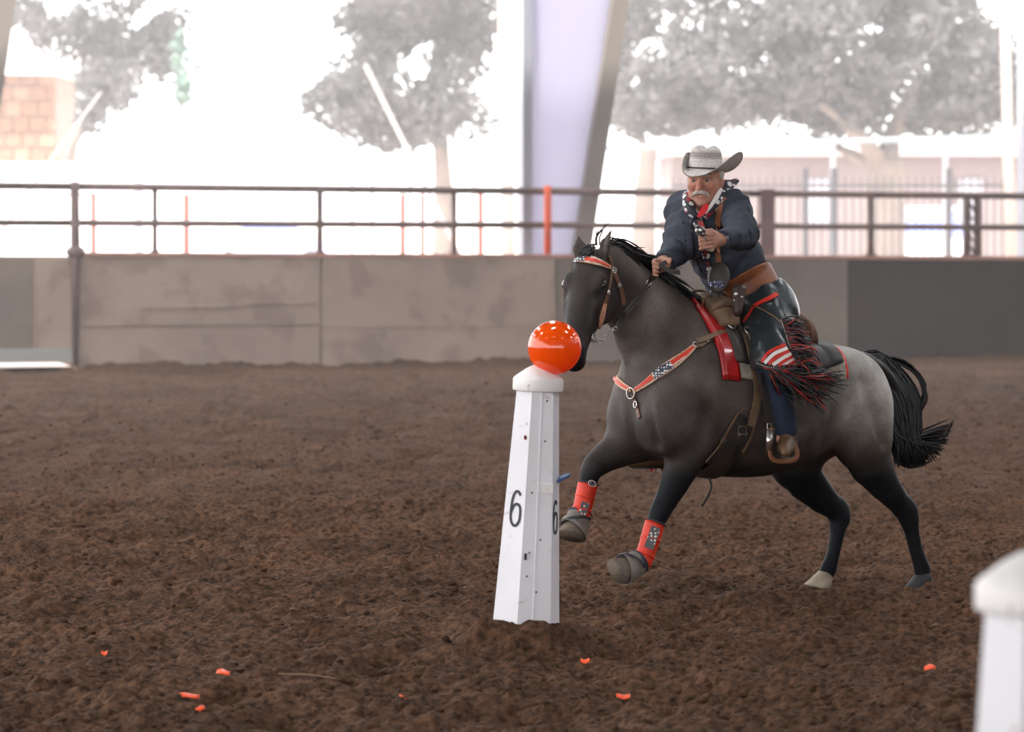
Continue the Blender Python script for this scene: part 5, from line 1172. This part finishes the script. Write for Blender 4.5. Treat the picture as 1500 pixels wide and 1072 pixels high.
# suspender, wild rag, hat
P_, N_ = trace(SB, [(1062, 288), (1056, 300), (1053, 320), (1052, 345), (1053, 370), (1054, 392)], 24); N_[:] = N_.mean(0); MB().ribbon(P_, N_, .026, .004, .004).build('suspender', mat('suspender_leather', srgb(134, 84, 56), .55), person)
def rag_mat():
    m = star_mat('star_rag', srgb(38, 42, 54), srgb(216, 212, 210), 34, .43); nt = m.node_tree; N = nt.nodes; L = nt.links; b = N['Principled BSDF']; tc = N.new('ShaderNodeTexCoord'); n = N.new('ShaderNodeTexNoise'); n.inputs['Scale'].default_value = 26
    L.new(tc.outputs['Object'], n.inputs['Vector']); r = N.new('ShaderNodeValToRGB'); r.color_ramp.interpolation = 'CONSTANT'; r.color_ramp.elements[0].color = (0, 0, 0, 1); r.color_ramp.elements[1].color = (1, 1, 1, 1); r.color_ramp.elements[1].position = .62; L.new(n.outputs['Fac'], r.inputs['Fac'])
    mx = N.new('ShaderNodeMix'); mx.data_type = 'RGBA'; src = b.inputs['Base Color'].links[0].from_socket; L.new(r.outputs[0], mx.inputs[0]); L.new(src, mx.inputs[6]); mx.inputs[7].default_value = srgb(150, 40, 44) + (1,); L.new(mx.outputs[2], b.inputs['Base Color']); return m
ragm = rag_mat(); rag = MB()
rag.tube(crv([W(1024, 318, 15.07), W(1012, 308, 15.08), W(1008, 293, 15.13), W(1011, 282, 15.22), W(1034, 278, 15.30), W(1058, 276, 15.22), W(1060, 282, 15.13), W(1048, 299, 15.08), W(1032, 318, 15.07)], 40), np.interp(np.linspace(0, 1, 40), [0, .15, .4, .7, .9, 1], [.016, .028, .022, .022, .020, .014]), 12)
bnd = rag.build('wild_rag', ragm, person, smooth=True); bnd['label'] = 'star-patterned neckerchief'
MB().ribbon(crv([W(1059, 279, 15.16), W(1064, 272, 15.15), W(1072, 269, 15.17), W(1081, 263, 15.2)], 12), [(.1, -1, .3)] * 12, np.interp(np.linspace(0, 1, 12), [0, .4, 1], [.05, .055, .02]), .005).build('rag_flap', ragm, bnd)
MB().ribbon(crv([W(1057, 276, 15.09), W(1046, 294, 15.055), W(1033, 313, 15.045)], 12), [(.2, -1, .1)] * 12, [.014, .016, .018, .018, .018, .017, .016, .015, .014, .012, .01, .008], .006).build('rag_border', whl, bnd)
MB().ribbon(crv([W(1036, 299, 15.05), W(1030, 309, 15.04), W(1022, 318, 15.04)], 10), [(0, -1, .1)] * 10, [.014, .02, .024, .026, .027, .027, .025, .022, .016, .008], .012).build('rag_fold', mat('red_cloth', srgb(206, 34, 40), .7), bnd)
P_, N_ = trace(SB, [(1024, 318), (1029, 335), (1032, 360), (1036, 380), (1042, 400), (1046, 418)], 26); N_[:] = N_.mean(0); MB().ribbon(P_, N_, np.interp(np.linspace(0, 1, len(P_)), [0, .5, 1], [.022, .034, .04]), .006, .006).build('rag_tail', ragm, bnd)

strawm = mat('hat_straw', srgb(206, 200, 194), .75, col2=srgb(186, 180, 174), scale=60, bump=.4, bscale=300, dist=.003); weave = mat('hat_weave', srgb(168, 160, 154), .8, col2=srgb(130, 122, 118), scale=160, bump=.4, bscale=300, dist=.003)
hat = empty('hat', (0, 0, 0)); hat.parent = person
ht = math.radians(-4); hyw = math.radians(22); hr0 = np.array([-math.sin(hyw), -math.cos(hyw), 0]); hu_ = nrm(UP + np.cross(UP, hr0) * .05 + hr0 * .03); hf_ = nrm(hr0 - hu_ * (hr0 @ hu_)); hl_ = np.cross(hu_, hf_); HC = rp(-.012, 0, .034)
def hpnt(f, l, u): return HC + hf_ * f + hl_ * l + hu_ * u
def crown_r(a, t):
    fb, lr = .098, .078; k = 1 - .10 * t - .16 * max(0, t - .75) ; return fb * k * math.cos(a), lr * (k - .10 * t) * math.sin(a)
def crown_pt(a, t):
    f_, l_ = crown_r(a, t); return hpnt(f_ + (.006 * t), l_, .098 * t)
AN = np.linspace(0, 2 * math.pi, 36, endpoint=False)
def band(name, t0, t1, m, par, out=0.0, n=4):
    rings = []
    for t in np.linspace(t0, t1, n): rings.append([crown_pt(a, t) + nrm(math.cos(a) * hf_ + math.sin(a) * hl_) * out for a in AN])
    return MB().loft(rings, cap=False).build(name, m, par, smooth=True)
crw = band('crown', 0, .96, strawm, hat, 0, 12)
# creased top
rings = []
for k in (1.0, .93, .8, .6, .38, .15, .01):
    ring = []
    for a in AN:
        p = np.array(crown_r(a, .96)) * k; z = .098 * .96 + .022 * (1 - k ** 3) - .034 * math.exp(-(p[1] / .017) ** 2) * (1 - k ** 6) - .018 * max(0, p[0]) / .1 * (1 - k ** 4) * (abs(p[1]) > .02); ring.append(hpnt(p[0] + .006, p[1], z))
    rings.append(ring)
MB().loft(rings, cap=False).build('crown_top', strawm, hat, smooth=True)
band('weave_band', .60, .84, weave, hat, .0008); band('weave_line', .55, .565, darkl, hat, .001, 2); band('weave_line', .875, .885, darkl, hat, .001, 2); band('weave_line', .40, .405, weave, hat, .001, 2)
band('hat_band', .09, .16, mat('hat_cord', srgb(36, 34, 34), .6), hat, .003, 3)
rings_t = []; m_ = 9
for j in range(m_):
    t = j / (m_ - 1); ring = []
    for a in AN:
        f0, l0 = crown_r(a, 0); side = abs(math.sin(a)); ext = (.088 - .010 * math.cos(a) ** 2) * (1 if math.sin(a) > 0 else 1 - .72 * side ** 1.2); L_ = (1 - .32 * side ** 2) if math.sin(a) > 0 else (1 - .72 * side ** 2)
        rr_ = ext * t; f_ = f0 + math.cos(a) * rr_; l_ = l0 + math.sin(a) * rr_ * L_; z = .075 * side ** 2.2 * t ** 1.7 - .024 * t * math.cos(a) ** 2 * (1 if math.cos(a) > 0 else .6) + .002
        if math.sin(a) > 0: z += .012 * side ** 2 * t; l_ += .018 * side ** 2 * t
        ring.append(hpnt(f_, l_, z))
    rings_t.append(ring)
under = [[p - hu_ * .004 for p in r] for r in rings_t][::-1]
MB().loft(rings_t + under, cap=False).build('brim', strawm, hat, smooth=True)
MB().tube(np.array(rings_t[-1] + rings_t[-1][:1]) - hu_ * .002, .0032, 6, cap=False).build('brim_edge', weave, hat, smooth=True)

# ------------------------------------------------------------------ revolver in the left hand
gunm = mat('gun_steel', srgb(120, 118, 116), .3, .9); gund = mat('gun_dark', srgb(40, 40, 42), .4, .6); gripm = mat('gun_grip', srgb(196, 178, 158), .4)
gc = W(1026, 338.5, 14.52); gb = nrm([.05, -1, -.03]); gs = nrm(np.cross(UP, gb)); gu = np.cross(gb, gs); rl_ = math.radians(-35); gU = math.cos(rl_) * gu + math.sin(rl_) * gs; gS = np.cross(gU, gb)
gun = tag(empty('revolver', gc), 'steel single-action revolver pointed at the viewer in the raised fist', 'revolver')
MB().tube([gc + gb * .02 + gU * .008, gc + gb * .15 + gU * .008, gc + gb * .152 + gU * .008], [.0095, .0085, .006], 16).build('barrel', gunm, gun, smooth=True)
MB().tube([gc + gb * .1505 + gU * .008, gc + gb * .1535 + gU * .008], .0056, 12).build('bore', blackp, gun)
MB().tube([gc + gb * .03 - gU * .010, gc + gb * .14 - gU * .008], .005, 10).build('ejector_rod', gunm, gun, smooth=True)
rings = [[gc + gb * x + r * (math.cos(a) * gS + math.sin(a) * gU) * (1 - .10 * (math.cos(6 * a) > .35) * (x > 0)) for a in np.linspace(0, 2 * math.pi, 48, endpoint=False)] for x, r in ((-.028, .019), (-.024, .021), (.016, .021), (.022, .018))]
MB().loft(rings).build('cylinder', gunm, gun)
for k in range(6):
    a = k * math.pi / 3; c = gc + gb * .0222 + .0125 * (math.cos(a) * gS + math.sin(a) * gU); MB().tube([c - gb * .001, c + gb * .0012], .0045, 10).build('chamber', blackp, gun)
MB().hexa([gc + gb * x + gS * y + gU * z for z in (-.024, .026) for x, y in ((-.05, -.007), (.03, -.007), (.03, .007), (-.05, .007))]).build('frame', gund, gun)
MB().tube(crv([gc - gb * .04 + gU * .018, gc - gb * .055 + gU * .032, gc - gb * .07 + gU * .036], 6), [.006, .005, .005, .005, .005, .004], 8).build('hammer', gunm, gun, smooth=True)
MB().hexa([gc + gb * x + gS * y + gU * z for z in (.016, .028) for x, y in ((.138, -.0015), (.148, -.0015), (.148, .0015), (.138, .0015))]).build('front_sight', gund, gun)
MB().tube(crv([gc - gb * .03 - gU * .015, gc - gb * .045 - gU * .04, gc - gb * .05 - gU * .075, gc - gb * .066 - gU * .10], 10), [.012, .013, .013, .012, .012, .013, .014, .015, .016, .014], 12, lat=gS, latk=.85).build('grip', gripm, gun, smooth=True)
MB().ring(gc - gb * .012 - gU * .036, gS, .016, .0025, 18, 6).build('trigger_guard', gunm, gun, smooth=True)

# holster with a second handle at the near hip
hol = tag(empty('holster', W(1083, 440, 15.1)), 'dark leather holster with silver trim on the front of the belt', 'holster')
hz0 = W(1082, 425, 15.12); MB().tube(crv([hz0 + [0, 0, .02], hz0, hz0 - [.005, .03, .06], hz0 - [.01, .06, .11]], 10), [.03, .034, .036, .036, .034, .032, .03, .027, .024, .015], 14, lat=(1, 0, 0), latk=.9).build('pouch', mat('holster_leather', srgb(58, 38, 34), .45), hol, smooth=True)
for dx, dy, r in ((-4, 4, .010), (0, 11, .009), (5, 8, .006), (-6, 13, .006)): 
    MB().ball(W(1082 + dx, 427 + dy, 15.075), (r, .004, r * .8), 10, 6).build('silver_trim', silver, hol, smooth=True)
orn = MB(); R_ = np.random.default_rng(5)
for i in range(34):
    a, r = R_.uniform(0, 6.28), .03 * R_.random() ** .5; orn.ball(hcw + hn * .014 + hu * r * math.cos(a) - hw * (.036 + r * .55 * math.sin(a)), R_.uniform(.003, .007), 6, 4)
o = orn.build('silver_ornament', mat('blue_silver', srgb(150, 154, 186), .25, .8), sad); o['label'] = 'sparkling blue-silver ornament'

# reins from the bit to the right hand
rn = tag(empty('reins', W(966, 390, 14.92)), 'thin dark leather reins from the bit to the rider\'s right hand', 'reins')
def free_strap(pts, w, name, m=darkl, t=.004):
    P = crv(pts, 24); MB().ribbon(P, [(.25, -.9, .35)] * 24, w, t).build(name, m, rn)
def onn(px, py, l): b = hit(HB, px, py); return b[0] + nrm([0.1, -.9, .3]) * l if b else None
A0 = [p for p in (cw[-1], onn(906, 470, .03), onn(915, 458, .025), onn(932, 437, .02), onn(949, 417, .03)) if p is not None]
free_strap(A0, .009, 'rein'); free_strap([p + np.array([.006, -.006, -.012]) for p in A0], .007, 'rein')
e = A0[-1]; free_strap([e, (e + W(964, 397, 14.92)) / 2 + [0, -.01, .004], W(967, 391, 14.915), W(975, 383, 14.93)], np.interp(np.linspace(0, 1, 24), [0, .3, .8, 1], [.01, .03, .022, .016]), 'rein_grip')
free_strap([W(972, 393, 14.90), W(984, 398, 14.91), W(996, 399, 14.93)], .022, 'rein_tail')
MB().ring(e, (.2, -.9, .2), .010, .003, 16, 6).build('rein_ring', silver, rn, smooth=True)

# ------------------------------------------------------------------ dusty air inside the arena
hzm = bpy.data.materials.new('dusty_air'); hzm.use_nodes = True; nt = hzm.node_tree; nt.nodes.remove(nt.nodes['Principled BSDF'])
vs = nt.nodes.new('ShaderNodeVolumeScatter'); vs.inputs['Color'].default_value = (1, .97, .95, 1); vs.inputs['Density'].default_value = .0045; vs.inputs['Anisotropy'].default_value = .55
nt.links.new(vs.outputs[0], nt.nodes['Material Output'].inputs['Volume'])
air = MB().box((-10.7, 16.6, .16), (23, 36.2, 6.35)).build('dust_haze', hzm); tag(air, 'faint dusty haze hanging in the arena in front of the back wall', 'haze', kind='stuff')

hzo = bpy.data.materials.new('sunlit_haze'); hzo.use_nodes = True; nt = hzo.node_tree; nt.nodes.remove(nt.nodes['Principled BSDF'])
vs = nt.nodes.new('ShaderNodeVolumeScatter'); vs.inputs['Color'].default_value = (1, .97, .965, 1); vs.inputs['Density'].default_value = .0135; vs.inputs['Anisotropy'].default_value = .3
nt.links.new(vs.outputs[0], nt.nodes['Material Output'].inputs['Volume'])
air2 = MB().box((-40, 42.6, .0), (40, 54.5, 14)).build('yard_haze', hzo); tag(air2, 'bright sunlit haze veiling the trees beyond the rails', 'haze', kind='stuff')
